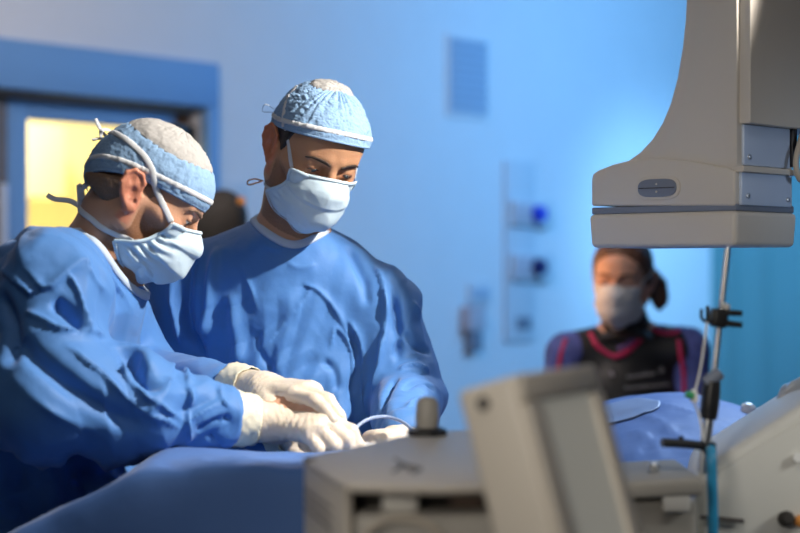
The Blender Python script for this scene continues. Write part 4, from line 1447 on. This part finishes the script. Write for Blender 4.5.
# printed scrub top
G = Solid()
G.ell((0.615, 4.57, 0.99), (0.160, 0.108, 0.215), None, 0.05); G.ell((0.615, 4.58, 0.78), (0.165, 0.115, 0.18), None, 0.05)
G.cone(nb3 + [-.02, 0, -.02], sA, 0.054, 0.056, 0.04); G.cone(nb3 + [.02, 0, -.02], sB, 0.054, 0.056, 0.04)
G.chain([sA, eA, eA + (wA - eA) * 0.6], [0.058, 0.050, 0.042], 0.02); G.chain([sB, eB, eB + (wB - eB) * 0.6], [0.058, 0.050, 0.042], 0.02)
cloth_mesh('scrub_top', G, (0.28, 4.10, 0.60), (0.95, 4.80, 1.26), 0.007, M['scrub_print'], nurse, (), [(12, 0.004, 'r', (1, 1, 1), 3.0)])
# turtleneck thyroid collar
tube('thyroid_collar', [H3.w(mm(0, 12, -58)), H3.w(mm(0, 16, -85)), nb3 + [0, -0.01, 0.005], nb3 + [0, -0.02, -0.03]], [0.056, 0.060, 0.070, 0.092], M['apron'], nurse, n=24, seg=32)
# lead apron
A = Solid()
A.ell((0.617, 4.565, 0.99), (0.170, 0.126, 0.225), None, 0.04); A.cone((0.617, 4.575, 0.85), (0.617, 4.58, 0.36), 0.150, 0.165, 0.06)
A.cone(nb3 + [-.01, 0, -.025], sA + [0.02, 0, 0.0], 0.056, 0.064, 0.04); A.cone(nb3 + [.01, 0, -.025], sB + [-0.02, 0, 0.0], 0.056, 0.064, 0.04)
A.plane(sA + [-0.012, 0, 0], (-1, 0, 0.10), 0.01); A.plane(sB + [0.0, 0, 0], (1, 0, 0.10), 0.01)
apron = cloth_mesh('lead_apron', A, (0.36, 4.36, 0.20), (0.88, 4.80, 1.26), 0.006, M['apron'], nurse, (), [(7, 0.005, 'n', (1, 1, 1), 6.0)])


def on(solid, pts, lift=0.002):
    out = [trace(solid, x, y, 4.1) for x, y in pts]
    out = np.array([p for p in out if p is not None and p[1] < 4.8])
    return out + gradf(solid, out) * lift


for nm, m_, r_, pts in (('binding', 'pink', 0.0062, [(573, 329), (566, 340), (561, 356), (559, 378), (560, 400)]),
                        ('binding', 'pink', 0.0066, [(589, 322), (590, 334), (597, 346), (606, 353), (614, 357)]),
                        ('binding', 'pink', 0.0075, [(651, 320), (645, 334), (634, 346), (624, 354), (613, 358)]),
                        ('collar_facing', 'purple', 0.0075, [(644, 321), (638, 334), (628, 344), (618, 350)]),
                        ('binding', 'pink', 0.0058, [(653, 319), (653, 330), (660, 333), (672, 334), (679, 332)]),
                        ('binding', 'pink', 0.0062, [(678, 325), (679, 340), (681, 356), (684, 372), (685, 396)])):
    p = on(union(A, G), pts, 0.004)
    tube(nm, p, r_, M[m_], apron, n=40, seg=8)
# embroidered lettering on the chest, too small to read
for row, (x0, y0, x1, y1, nlet) in enumerate(((627, 377, 656, 373, 9), (625, 388, 670, 384, 13))):
    for i in range(nlet):
        t0 = i / nlet; t1 = (i + 0.72) / nlet
        xa, xb = x0 + (x1 - x0) * t0, x0 + (x1 - x0) * t1
        ya, yb = y0 + (y1 - y0) * t0, y0 + (y1 - y0) * t1
        hgt = (3.6 if i in (0, 5) else 2.4) - row * 0.3
        p = on(A, [(xa, ya + 1.4), ((xa + xb) / 2, ya + 1.4 - hgt), (xb, yb + 1.4)], 0.001)
        if len(p) == 3: tube('embroidery', p, 0.0016, M['thread'], apron, n=8, seg=5)
p = on(A, [(659, 370), (661, 367.5), (663, 370), (661, 372.5), (659, 370)], 0.001)
tube('embroidery', p, 0.0022, M['thread'], apron, n=16, seg=6)
p = on(A, [(611, 372), (613, 376)], 0.003)
tube('snap', p, 0.004, M['outlet'], apron, n=4, seg=8)
shoes(nurse, 0.615, 4.58, (0, -1), M['shoe'], 0.09)

# dark rounded thing glimpsed between the surgeons
q = P(224, 222, 5.2)
ob = empty('equipment_stand', (q[0], q[1], 0), 'dark rounded equipment head with a small amber lamp, glimpsed between the two surgeons', 'equipment')
S = Solid().ell(q + [-.015, 0, 0.0], (0.088, 0.055, 0.105), roty(0.35))
V_, Q_ = S.mesh('head', np.arange(q[0] - .15, q[0] + .14, .008), np.arange(q[1] - .14, q[1] + .14, .008), np.arange(q[2] - .15, q[2] + .15, .008))
link('head', np_mesh('head', V_, Q_), M['dark'], ob, smooth=True)
tube('post', [(q[0], q[1], 0.03), (q[0], q[1], q[2] - .08)], 0.02, M['steel'], ob, n=4)
lathe('base', (q[0], q[1], 0), (0, 0, 1), [(0.2, 0), (0.2, 0.02), (0.05, 0.04)], M['dark'], ob)
a_ = P(243, 201, 5.1)
lathe('lamp', a_ + [-.01, 0.02, 0], (0.3, -1, 0), [(0.012, 0), (0.014, 0.02), (0.010, 0.03)], M['amber'], ob, 16)

# ------------------------------------------------------------------ draped operating table
def drape_h(x, y):
    x = np.asarray(x, float); y = np.asarray(y, float)
    ss = lambda v, a, b: np.clip((v - a) / (b - a), 0, 1) ** 2 * (3 - 2 * np.clip((v - a) / (b - a), 0, 1))
    left = 1.144 + 0.004 * np.sin(x * 23 + y * 9)
    left = left - 0.020 * ss(y, 2.3, 2.44)
    right = 1.161 - np.clip(3.1 - y, 0, 9) * 0.117 - np.clip(y - 3.1, 0, 9) ** 2 * 1.5
    right = right - 1.3 * (x - 0.50) ** 2
    w = ss(x, 0.04, 0.26)
    z = left * (1 - w) + right * w
    # overhangs
    dl = np.clip(-0.315 - x, 0, 9); z = z - np.where(dl > 0, np.sqrt(dl * dl + 0.0004) - 0.02, 0) * 0.58
    fy = 2.10 + 0.42 * ss(x, 0.02, 0.30)
    df = np.clip(fy - y, 0, 9); z = z - np.where(df > 0, np.sqrt(df * df + 0.0003) - 0.017, 0) * 4.5
    db = np.clip(y - (2.46 + 0.95 * ss(x, 0.12, 0.34) - 0.20 * ss(-x, 0.28, 0.40)), 0, 9); z = z - np.where(db > 0, np.sqrt(db * db + 0.0004) - 0.02, 0) * 3.0
    dr = np.clip(x - 0.72, 0, 9); z = z - np.where(dr > 0, np.sqrt(dr * dr + 0.0006) - 0.0245, 0) * 2.0
    return z


tbl = empty('operating_table', (0.2, 2.5, 0), 'operating table covered by blue sterile drapes under the surgeons hands', 'operating table')
xs_ = np.arange(-0.95, 1.03, 0.009); ys_ = np.concatenate([np.arange(1.90, 2.60, 0.006), np.arange(2.60, 3.62, 0.012)])
X_, Y_ = np.meshgrid(xs_, ys_, indexing='ij')
Z_ = drape_h(X_, Y_)
fr_ = (Z_ < 1.10)
V_ = np.stack([X_, Y_, np.maximum(Z_, 0.45)], -1).reshape(-1, 3)
idx = np.arange(len(V_)).reshape(X_.shape)
Q_ = np.stack([idx[:-1, :-1], idx[1:, :-1], idx[1:, 1:], idx[:-1, 1:]], -1).reshape(-1, 4)
Q_ = Q_[(V_[Q_, 2] > 0.451).any(1)]
N_ = vnormals(V_, Q_)
V_ = V_ + N_ * (ridged(V_, 6, 41.0) * 0.004 + ridged(V_, 17, 45.0) * 0.0016 + fbm(V_, 4, 2, 9.0) * 0.004)[:, None]


class HF:
    def __call__(s, p): return (p[:, 2] - drape_h(p[:, 0], p[:, 1])) * 0.22


hf = HF()
for pts, wd, am in (([(640, 412), (662, 424), (684, 440), (700, 464)], 0.008, 0.006), ([(648, 403), (690, 412), (735, 430)], 0.007, 0.006),
                    ([(690, 405), (716, 418), (752, 426)], 0.007, -0.006), ([(628, 430), (650, 440), (664, 462)], 0.010, 0.006),
                    ([(660, 428), (648, 446), (640, 462)], 0.008, -0.005),
                    ([(190, 458), (215, 462), (240, 455)], 0.012, 0.006), ([(226, 468), (258, 455), (300, 452)], 0.010, 0.006), ([(160, 458), (176, 466), (196, 470)], 0.010, -0.005)):
    line = [trace(hf, x, y, 1.95) for x, y in pts]
    fold(V_, N_, np.array(line), wd, am, True)
dr = link('sterile_drape', np_mesh('drape', V_, Q_), M['drape'], tbl, smooth=True)
md = dr.modifiers.new('thickness', 'SOLIDIFY'); md.thickness = 0.002
box('table_top', (0.05, 2.27, 0.98), (0.60, 0.26, 0.06), M['grey'], tbl, None, 0.02)
box('table_top', (0.50, 2.97, 0.96), (0.38, 0.70, 0.06), M['grey'], tbl, None, 0.02)
box('column', (0.36, 2.62, 0.50), (0.30, 0.30, 0.90), M['steel'], tbl, None, 0.02)
box('crossbeam', (0.25, 2.55, 0.92), (0.5, 0.5, 0.05), M['steel'], tbl, None, 0.01)
box('foot', (0.36, 2.62, 0.04), (0.5, 0.7, 0.08), M['grey'], tbl, None, 0.02)
c_ = trace(hf, 625, 411, 2.4)
uu_, vv_ = np.meshgrid(np.linspace(-1, 1, 26), np.linspace(-1, 1, 26), indexing='ij')
px_ = c_[0] + 0.0625 * uu_ * np.sqrt(1 - vv_ ** 2 / 2); py_ = c_[1] + 0.070 * vv_ * np.sqrt(1 - uu_ ** 2 / 2)
dtr = tree([dr], c_, 0.2)
pz_ = np.array([dtr.ray_cast(Vector((x, y, 2.0)), Vector((0, 0, -1)))[0].z for x, y in zip(px_.ravel(), py_.ravel())]).reshape(px_.shape) + 0.0022
fd = patch('film_disc', np.stack([px_, py_, pz_], -1).reshape(-1, 3), 26, 26, M['film'], None, 0.0012)
tag(fd, 'round frosted film disc lying on the blue drape beside the tilted monitor', 'disc')
c_ = trace(hf, 747, 413, 2.4)
wc = empty('connector_cap', c_, 'small bright white connector cap lying on the blue drape', 'cap')
lathe('cap', c_ + [0, 0, -0.004], (0.1, -0.3, 1), [(0.011, 0), (0.014, 0.004), (0.013, 0.018), (0.006, 0.023)], M['white'], wc, 20)
lathe('stub', c_ + [0.008, 0, 0.004], (1, -0.2, 0.1), [(0.004, 0), (0.004, 0.018)], M['white'], wc, 12)

# clear line arching over the hands, and a gauze pad under them
tag(tube('catheter', [P(352, 446, 2.40), P(353, 436, 2.40), P(359, 425, 2.42), P(372, 418, 2.44), P(388, 417, 2.46), P(404, 423, 2.44), P(416, 434, 2.36), P(424, 446, 2.28)], 0.0026, M['film'], None, n=60, seg=10), 'thin clear catheter arching up out of the gloved fingers', 'catheter')
pd = P(364, 447, 2.37)
S = Solid().cone(pd + [-.03, 0, -0.006], pd + [.035, 0, -0.008], 0.010, 0.007, 0.01).cone(pd + [-.01, .03, -0.006], pd + [.02, -.03, -0.008], 0.009, 0.006, 0.02)
V_, Q_ = S.mesh('pad', *[np.arange(pd[i] - .07, pd[i] + .07, .003) for i in range(3)])
V_ = V_ + vnormals(V_, Q_) * (ridged(V_, 70, 3.0) * 0.0015)[:, None]
tag(link('gauze_pad', np_mesh('pad', V_, Q_), M['white'], None, smooth=True), 'crumpled white gauze pad under the joined gloved hands', 'gauze')

# ------------------------------------------------------------------ X-ray detector hanging from above
DA = np.array([-0.72, 0.694, 0.0]); DA /= np.linalg.norm(DA)
DB = np.array([0.694, 0.72, 0.0]); DB /= np.linalg.norm(DB)
DN = P(736, 266.5, 2.45)


def dpx(x, y, nrm, off=0.0):
    r = np.array([(x - 400) / F, 1.0, -(y - 266.5) / F])
    o = np.array([0, 0, CZ]); c = DN + nrm * off
    return o + r * (((c - o) @ nrm) / (r @ nrm))


LF = lambda x, y, off=0.0: dpx(x, y, DB, off)      # on the face turned to the left
RF = lambda x, y, off=0.0: dpx(x, y, DA, off)      # on the face turned to the right
det = empty('xray_detector', P(700, 247, 2.6), 'big beige X-ray detector head hanging from above with a flat tray below', 'X-ray detector')
wl = (LF(590, 220) - DN) @ DA
dw = 0.168
zb, zt_ = LF(735, 246.5)[2], LF(735, 210.5)[2]
cc = DN + DA * wl / 2 + DB * dw / 2
RD = np.column_stack([-DA, DB, [0, 0, 1]])
box('tray', (cc[0], cc[1], (zb + zt_) / 2), (wl + 0.004, dw + 0.006, zt_ - zb), M['housing'], det, RD, 0.008, 4, taper=0.975)
zs = LF(735, 204.5)[2]
box('seal_band', (cc[0], cc[1], (zt_ + zs) / 2 + 0.001), (wl - 0.003, dw - 0.004, zs - zt_ + 0.002), M['grey'], det, RD, 0.002)
box('gap', (cc[0], cc[1], zt_ + 0.001), (wl - 0.012, dw - 0.012, 0.008), M['black'], det, RD)
# lower housing with its arched shoulder
pts = [(591, 206), (591, 180), (592, 174), (598, 170), (612, 164.5), (630, 160), (655, 157.5), (685, 160), (710, 164), (728, 168), (735, 171), (735, 206)]
prism('housing', [LF(*p) for p in pts], DB * (dw - 0.006), M['housing'], det, 0.004, 3)
# column sweeping up
col = [(613, 206), (613, 166)] + [(628, 160.5), (640, 152), (652, 139), (662, 123), (670, 104), (677, 78), (682, 48), (685, 20), (686.5, -10), (688, -60), (688, -820), (737, -820), (737, 206)]
prism('column', [LF(x, y, 0.006) for x, y in col], DB * (dw - 0.012), M['housing'], det, 0.003, 2)
# rocker button
bc = LF(658, 188)
u_ = -DA
for nm, sx, sz, mt, lift in (('button_surround', 0.041, 0.0180, 'housing', 0.0022), ('rocker_button', 0.0355, 0.0138, 'grey', 0.0042)):
    ring = []
    for i in range(48):
        t = 2 * math.pi * i / 48
        e_ = 4.0
        ring.append(bc + u_ * sx * abs(math.cos(t)) ** (2 / e_) * np.sign(math.cos(t)) + np.array([0, 0, 1]) * sz * abs(math.sin(t)) ** (2 / 2.6) * np.sign(math.sin(t)) + DB * 0.004)
    rb = prism(nm, ring, -DB * (0.004 + lift), M[mt], det, 0.0015, 2)
for dz in (0.0058, -0.0058):
    lathe('button_dot', bc + [0, 0, dz] - DB * 0.004, -DB, [(0.0017, 0), (0.0015, 0.001)], M['beige_light'], rb, 12)
pc = bc - DB * 0.0046
box('button_seam', pc, (0.066, 0.0012, 0.0010), M['black'], rb, RD)
# steel plates on the right face
def rplate(name, x0, y0, x1, y1, mt, off0, off1, parent):
    p = [RF(x0, y0, -off1), RF(x0, y1, -off1), RF(x1, y1, -off1), RF(x1, y0, -off1)]
    zl0, zl1 = RF(x0, y0)[2], RF(x0, y1)[2]
    sa = (RF(x0, y0) - DN) @ DB; sb = (RF(x1, y0) - DN) @ DB
    c = DN + DB * (sa + sb) / 2 - DA * ((off0 + off1) / 2)
    return box(name, (c[0], c[1], (zl0 + zl1) / 2), (abs(sb - sa), abs(off1 - off0), abs(zl0 - zl1)), mt, parent, np.column_stack([DB, DA, [0, 0, 1]]) if np.linalg.det(np.column_stack([DB, DA, [0, 0, 1]])) > 0 else np.column_stack([DB, -DA, [0, 0, 1]]), 0.0015)


pl = rplate('steel_plate', 740, 172, 790, 205, M['plate'], -0.01, 0.003, det)
for x, y in ((746, 196), (786, 200)):
    lathe('screw', RF(x, y, 0.0) - DA * 0.003, -DA, [(0.0040, 0), (0.0034, 0.002), (0.0015, 0.0025)], M['steel'], pl, 14)
pl = rplate('steel_plate', 743, 124, 789, 165, M['plate'], -0.01, 0.002, det)
for x, y in ((748, 157),):
    lathe('screw', RF(x, y, 0.0) - DA * 0.002, -DA, [(0.0040, 0), (0.0034, 0.002), (0.0015, 0.0025)], M['steel'], pl, 14)
rplate('ledge', 738, 166, 796, 172, M['housing'], -0.01, 0.010, det)
rplate('dark_edge', 789.5, 122, 794, 167, M['black'], -0.01, 0.006, det)
rplate('arm', 741, -818, 880, 123.5, M['housing'], -0.06, 0.016, det)
cb = RF(797, 150, -0.03)
tag(tube('hose_loop', [RF(803, 132, -0.012), RF(799, 146, -0.014), RF(796, 160, -0.016), RF(797, 172, -0.018), RF(801, 180, -0.018), RF(806, 170, -0.014), RF(804, 150, -0.012), RF(808, 130, -0.012)], 0.0045, M['cable'], None, n=60, seg=12), 'beige hose looped against the edge of the X-ray detector', 'hose')

# ------------------------------------------------------------------ console with tilted monitor in front
ZT = 1.198
con = empty('control_console', (0.02, 1.80, 0), 'beige control console with curved flat cover in front of the table', 'console')
poly = [(-.104, 1.770), (-.052, 1.552), (.037, 1.538), (.13, 1.56), (.145, 2.08), (.06, 2.055), (0, 1.985), (-.058, 1.862)]
prism('cover', [(x, y, ZT - 0.009) for x, y in poly], (0, 0, 0.009), M['beige'], con, 0.004, 3)
prism('side_panel', [(-.102, 1.768, ZT - 0.008), (-.052, 1.558, ZT - 0.008), (-.044, 1.562, ZT - 0.008), (-.062, 1.89, ZT - 0.008)], (0, 0, -1.18), M['beige'], con, 0.004, 2)
prism('recess_back', [(-.048, 1.60, ZT - 0.010), (.13, 1.60, ZT - 0.010), (.13, 2.05, ZT - 0.010), (-.05, 1.90, ZT - 0.010)], (0, 0, -1.18), M['dark'], con)
box('socket_block', (0.0, 1.585, ZT - 0.021), (0.034, 0.03, 0.018), M['beige_light'], con, None, 0.003)
box('socket_block', (0.062, 1.588, ZT - 0.019), (0.03, 0.025, 0.012), M['door_brown'], con, None, 0.003)
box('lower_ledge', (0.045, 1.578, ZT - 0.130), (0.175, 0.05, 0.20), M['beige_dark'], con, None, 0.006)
tube('cable', [(-.048, 1.545, ZT - 0.085), (-.03, 1.545, ZT - 0.045), (0.0, 1.546, ZT - 0.032), (0.035, 1.546, ZT - 0.045), (0.055, 1.548, ZT - 0.095)], 0.0035, M['cable'], con, n=40, seg=8)
for i in range(3):
    t = 0.35 + i * 0.012
    a = np.array([-.1005, 1.762, ZT - 0.032 - i * 0.010]); b = np.array([-.066, 1.612, ZT - 0.032 - i * 0.010])
    tube('groove', [a + [-0.001, -0.001, 0], b + [-0.001, -0.001, 0]], 0.0011, M['mark'], con, n=4, seg=6)
lathe('corner_screw', (-.094, 1.745, ZT - 0.004), (0, 0, 1), [(0.0065, 0), (0.006, 0.0055)], M['mark'], con, 16)
# arrow-like mark on the cover
mk = [P(397, 458.5, 1.78), P(404, 464, 1.73), P(414, 466.5, 1.71), P(421, 470, 1.68)]
for pts in ([(395, 459), (404, 464.5), (420, 469)], [(393, 472), (399, 468), (404, 464.5), (411, 471)], [(413, 473), (421, 469)]):
    pp = []
    for x, y in pts:
        d = (CZ - ZT - 0.0006) * F / (y - 266.5)
        pp.append(P(x, y, d))
    tube('printed_mark', pp, 0.0016, M['mark'], con, n=10, seg=6)
kb = np.array([(427 - 400) / F * 2.0, 2.0, ZT])
kn = lathe('knob_base', kb, (0, 0, 1), [(0.024, 0), (0.024, 0.006), (0.018, 0.009)], M['black'], con, 28)
lathe('joystick_knob', kb + [0, 0, 0.008], (0.02, 0, 1), [(0.0135, 0), (0.0145, 0.012), (0.0135, 0.030), (0.010, 0.036), (0.004, 0.038)], M['beige_dark'], kn, 24)

mon = empty('monitor', (0.16, 1.55, 0), 'beige monitor tilted back, its grey screen facing away to the side, beside the console', 'monitor')
ph = math.radians(60)
mu = np.array([math.cos(ph), math.sin(ph), 0]); n0 = np.array([math.sin(ph), -math.cos(ph), 0])
ti = math.radians(16.5)
mn = n0 * math.cos(ti) + np.array([0, 0, 1]) * math.sin(ti)
mv = -n0 * math.sin(ti) + np.array([0, 0, 1]) * math.cos(ti)
MA = P(519, 373, 1.45)
ML, MH, MT = 0.170, 0.34, 0.066
W3 = lambda u, v, w: MA + mu * u - mv * v + mn * w
RM = np.column_stack([mu, mv * 1.0, np.cross(mu, mv)])
shell = [(0.0, MH), (0.0, 0.0), (ML - 0.022, 0.0), (ML, 0.018), (ML, 0.085), (ML + 0.004, 0.10), (ML + 0.004, MH)]
prism('housing', [W3(u, v, -MT) for u, v in shell], mn * (MT - 0.006), M['monitor'], mon, 0.007, 3)
# bezel frame
bz = 0.026
for nm, (u0, v0, u1, v1) in (('bezel', (0.0, 0.0, ML - 0.004, bz)), ('bezel', (0.0, bz, bz * 1.3, MH)), ('bezel', (ML - bz * 0.95, bz, ML, MH))):
    prism(nm, [W3(u0, v0, -0.008), W3(u1, v0, -0.008), W3(u1, v1, -0.008), W3(u0, v1, -0.008)], mn * 0.008, M['monitor'], mon, 0.004, 3)
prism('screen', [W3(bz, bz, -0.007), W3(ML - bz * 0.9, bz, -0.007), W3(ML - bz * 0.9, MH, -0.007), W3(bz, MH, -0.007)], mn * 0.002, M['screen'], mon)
lathe('dark_button', W3(0.006, 0.017, -MT * 0.62) - mu * 0.0065, -mu, [(0.0065, 0), (0.006, 0.002)], M['mark'], mon, 18)
bt = W3(ML / 2, MH, -MT / 2)
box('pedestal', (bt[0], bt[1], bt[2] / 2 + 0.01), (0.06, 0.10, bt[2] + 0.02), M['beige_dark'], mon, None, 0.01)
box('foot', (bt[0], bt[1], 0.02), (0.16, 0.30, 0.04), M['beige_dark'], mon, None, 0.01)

# ------------------------------------------------------------------ injector housing, pole, hose on the right
inj = empty('injector_housing', P(760, 470, 2.2) * [1, 1, 0], 'grey sloping equipment housing by the edge of the table under the detector', 'equipment')
pts = [(696, 1500), (696, 478), (703, 468), (722, 455), (746, 440), (776, 421), (806, 402), (850, 386), (900, 380), (900, 1500)]
d_ = 2.14
pp = [P(x, min(y, 266.5 + (CZ - 0.01) * F / d_), d_) for x, y in pts]
prism('housing', pp, (0.03, 0.24, 0), M['injector'], inj, 0.016, 4)
pts = [(702, 486), (720, 470), (748, 452), (800, 421), (850, 402), (850, 640), (702, 640)]
prism('face_panel', [P(x, y, 2.142) for x, y in pts], (0, -0.006, 0), M['injector'], inj, 0.003, 2)
box('trim_strip', P(722, 519, 2.13), (0.056, 0.004, 0.006), M['mark'], inj, roty(0.10), 0.001)
lathe('knob', P(785, 519, 2.134), (0, -1, 0.2), [(0.010, 0), (0.010, 0.012), (0.006, 0.02)], M['dark'], inj, 18)
lathe('knob', P(797, 458, 2.134), (0, -1, 0.2), [(0.006, 0), (0.006, 0.006)], M['white'], inj, 14)
lathe('indicator', P(800, 521, 2.134), (0, -1, 0.1), [(0.008, 0), (0.008, 0.008), (0.004, 0.012)], M['amber'], inj, 16)
rl = empty('rail_block', P(668, 480, 2.1) * [1, 1, 0], 'grey equipment shelf holding the thin steel pole beside the tilted monitor', 'shelf')
zs_ = CZ - (468 - 266.5) / F * 2.10
pts = [(600, zs_), (702, zs_)]
x0_, x1_ = (600 - 400) / F * 2.05, (697 - 400) / F * 2.05
prism('top', [(x0_, 2.00, zs_ - 0.028), (x1_, 2.00, zs_ - 0.022), (x1_, 2.20, zs_ - 0.022), (x0_, 2.20, zs_ - 0.028)], (0, 0, 0.022), M['beige_dark'], rl, 0.006, 3)
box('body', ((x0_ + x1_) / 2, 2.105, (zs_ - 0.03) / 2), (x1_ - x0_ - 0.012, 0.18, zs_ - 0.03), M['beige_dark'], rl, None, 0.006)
box('label_block', P(676, 503, 2.008), (0.034, 0.012, 0.022), M['beige_light'], rl, None, 0.003)
kq = np.array([(654 - 400) / F * 2.08, 2.08, zs_ - 0.008])
k2 = lathe('knob_base', kq, (0, 0, 1), [(0.010, 0), (0.009, 0.006)], M['black'], rl, 16)
lathe('silver_knob', kq + [0, 0, 0.006], (0, 0, 1), [(0.006, 0), (0.0065, 0.008), (0.004, 0.012)], M['steel'], k2, 16)

DP = 2.10
pole = empty('steel_pole', P(703, 470, DP), 'thin steel pole rising to the detector with black clamp and black grip', 'pole')
tube('rod', [P(703, 474, DP), P(728.0, 247.5, DP)], 0.0040, M['steel'], pole, n=6, seg=12)
tube('lower_sleeve', [P(702, 472, DP), P(709, 412, DP)], 0.0072, M['steel'], pole, n=4, seg=14)
tube('grip', [P(708.2, 419, DP), P(712.3, 381, DP)], [0.0108, 0.0120, 0.0118, 0.0105], M['black'], pole, n=12, seg=18)
tube('collar', [P(706, 384, DP), P(720, 372, DP)], 0.009, M['grey'], pole, n=4, seg=12)
cl = box('clamp', P(719, 318, DP - 0.004), (0.020, 0.024, 0.024), M['black'], pole, roty(0.12), 0.004)
tube('clamp_jaw', [P(720, 312, DP - .006), P(732, 313, DP - .008), P(742, 313.5, DP - .008)], [0.0046, 0.0040, 0.0036], M['black'], cl, n=8)
tube('clamp_jaw', [P(720, 322, DP - .006), P(732, 324, DP - .008), P(742, 325, DP - .008)], [0.0046, 0.0040, 0.0036], M['black'], cl, n=8)
tube('hook', [P(712, 322, DP - .006), P(705, 321, DP - .008), P(701.5, 317, DP - .008), P(701.5, 309, DP - .008)], 0.0022, M['black'], cl, n=14, seg=8)
tube('screw_post', [P(708, 320, DP - .004), P(708, 306, DP - .004)], 0.0028, M['black'], cl, n=4)
lathe('wing_screw', P(725, 308, DP - .01), (0.2, -0.2, 1), [(0.006, 0), (0.006, 0.004), (0.003, 0.006)], M['beige_light'], cl, 14)
hd = box('cross_clamp', P(709, 448, DP - 0.006), (0.016, 0.022, 0.016), M['black'], pole, None, 0.004)
tube('lever', [P(662, 442.5, DP - .02), P(686, 444, DP - .012), P(706, 446.5, DP - .008)], [0.0058, 0.0056, 0.0054], M['black'], hd, n=10, seg=14)
lathe('lever_pin', P(681, 441, DP - .014), (0, 0, 1), [(0.003, 0), (0.003, 0.006)], M['black'], hd, 10)
tag(tube('infusion_line', [P(707, 322, DP - .012), P(704, 345, DP - .014), P(701.5, 362, DP - .014), P(698, 380, DP - .014), P(694, 398, DP - .014), P(699, 415, DP - .010), P(704, 440, DP - .012)], 0.0016, M['white'], None, n=50, seg=8), 'thin pale infusion line hanging from the black clamp', 'line')
sc = empty('stopcock', P(692, 396, DP - 0.016), 'small green and white stopcock hanging beside the black grip', 'stopcock')
lathe('body', P(694.5, 402, DP - .016), (-0.05, 0, 1), [(0.0050, 0), (0.0055, 0.008), (0.0035, 0.016)], M['white'], sc, 14)
tube('green_tap', [P(693, 396, DP - .018), P(686, 394, DP - .020)], [0.005, 0.0042], M['green'], sc, n=4, seg=12)
tag(tube('hose', [P(711, 449, DP - .022), P(711.5, 458, DP - .034), P(712, 480, DP - .036), P(713, 520, DP - .036), P(712, 580, DP - .034), P(709, 700, DP - .03)], 0.0066, M['tube_blue'], None, n=60, seg=16), 'translucent blue hose hanging down from the pole clamp in front of the grey housing', 'hose')
# clear plastic cover
q = P(806, 408, 2.34)
S = Solid().ell(q, (0.045, 0.05, 0.038), roty(-0.5), 0.02).cone(q, q + [0.05, 0, 0.02], 0.03, 0.03, 0.03)
V_, Q_ = S.mesh('cover', *[np.arange(q[i] - .08, q[i] + .12, .004) for i in range(3)])
V_ = V_ + vnormals(V_, Q_) * (ridged(V_, 40, 3.0) * 0.003)[:, None]
tag(link('plastic_cover', np_mesh('cover', V_, Q_), M['clear'], None, smooth=True), 'crumpled clear plastic cover bulging behind the grey housing', 'cover')
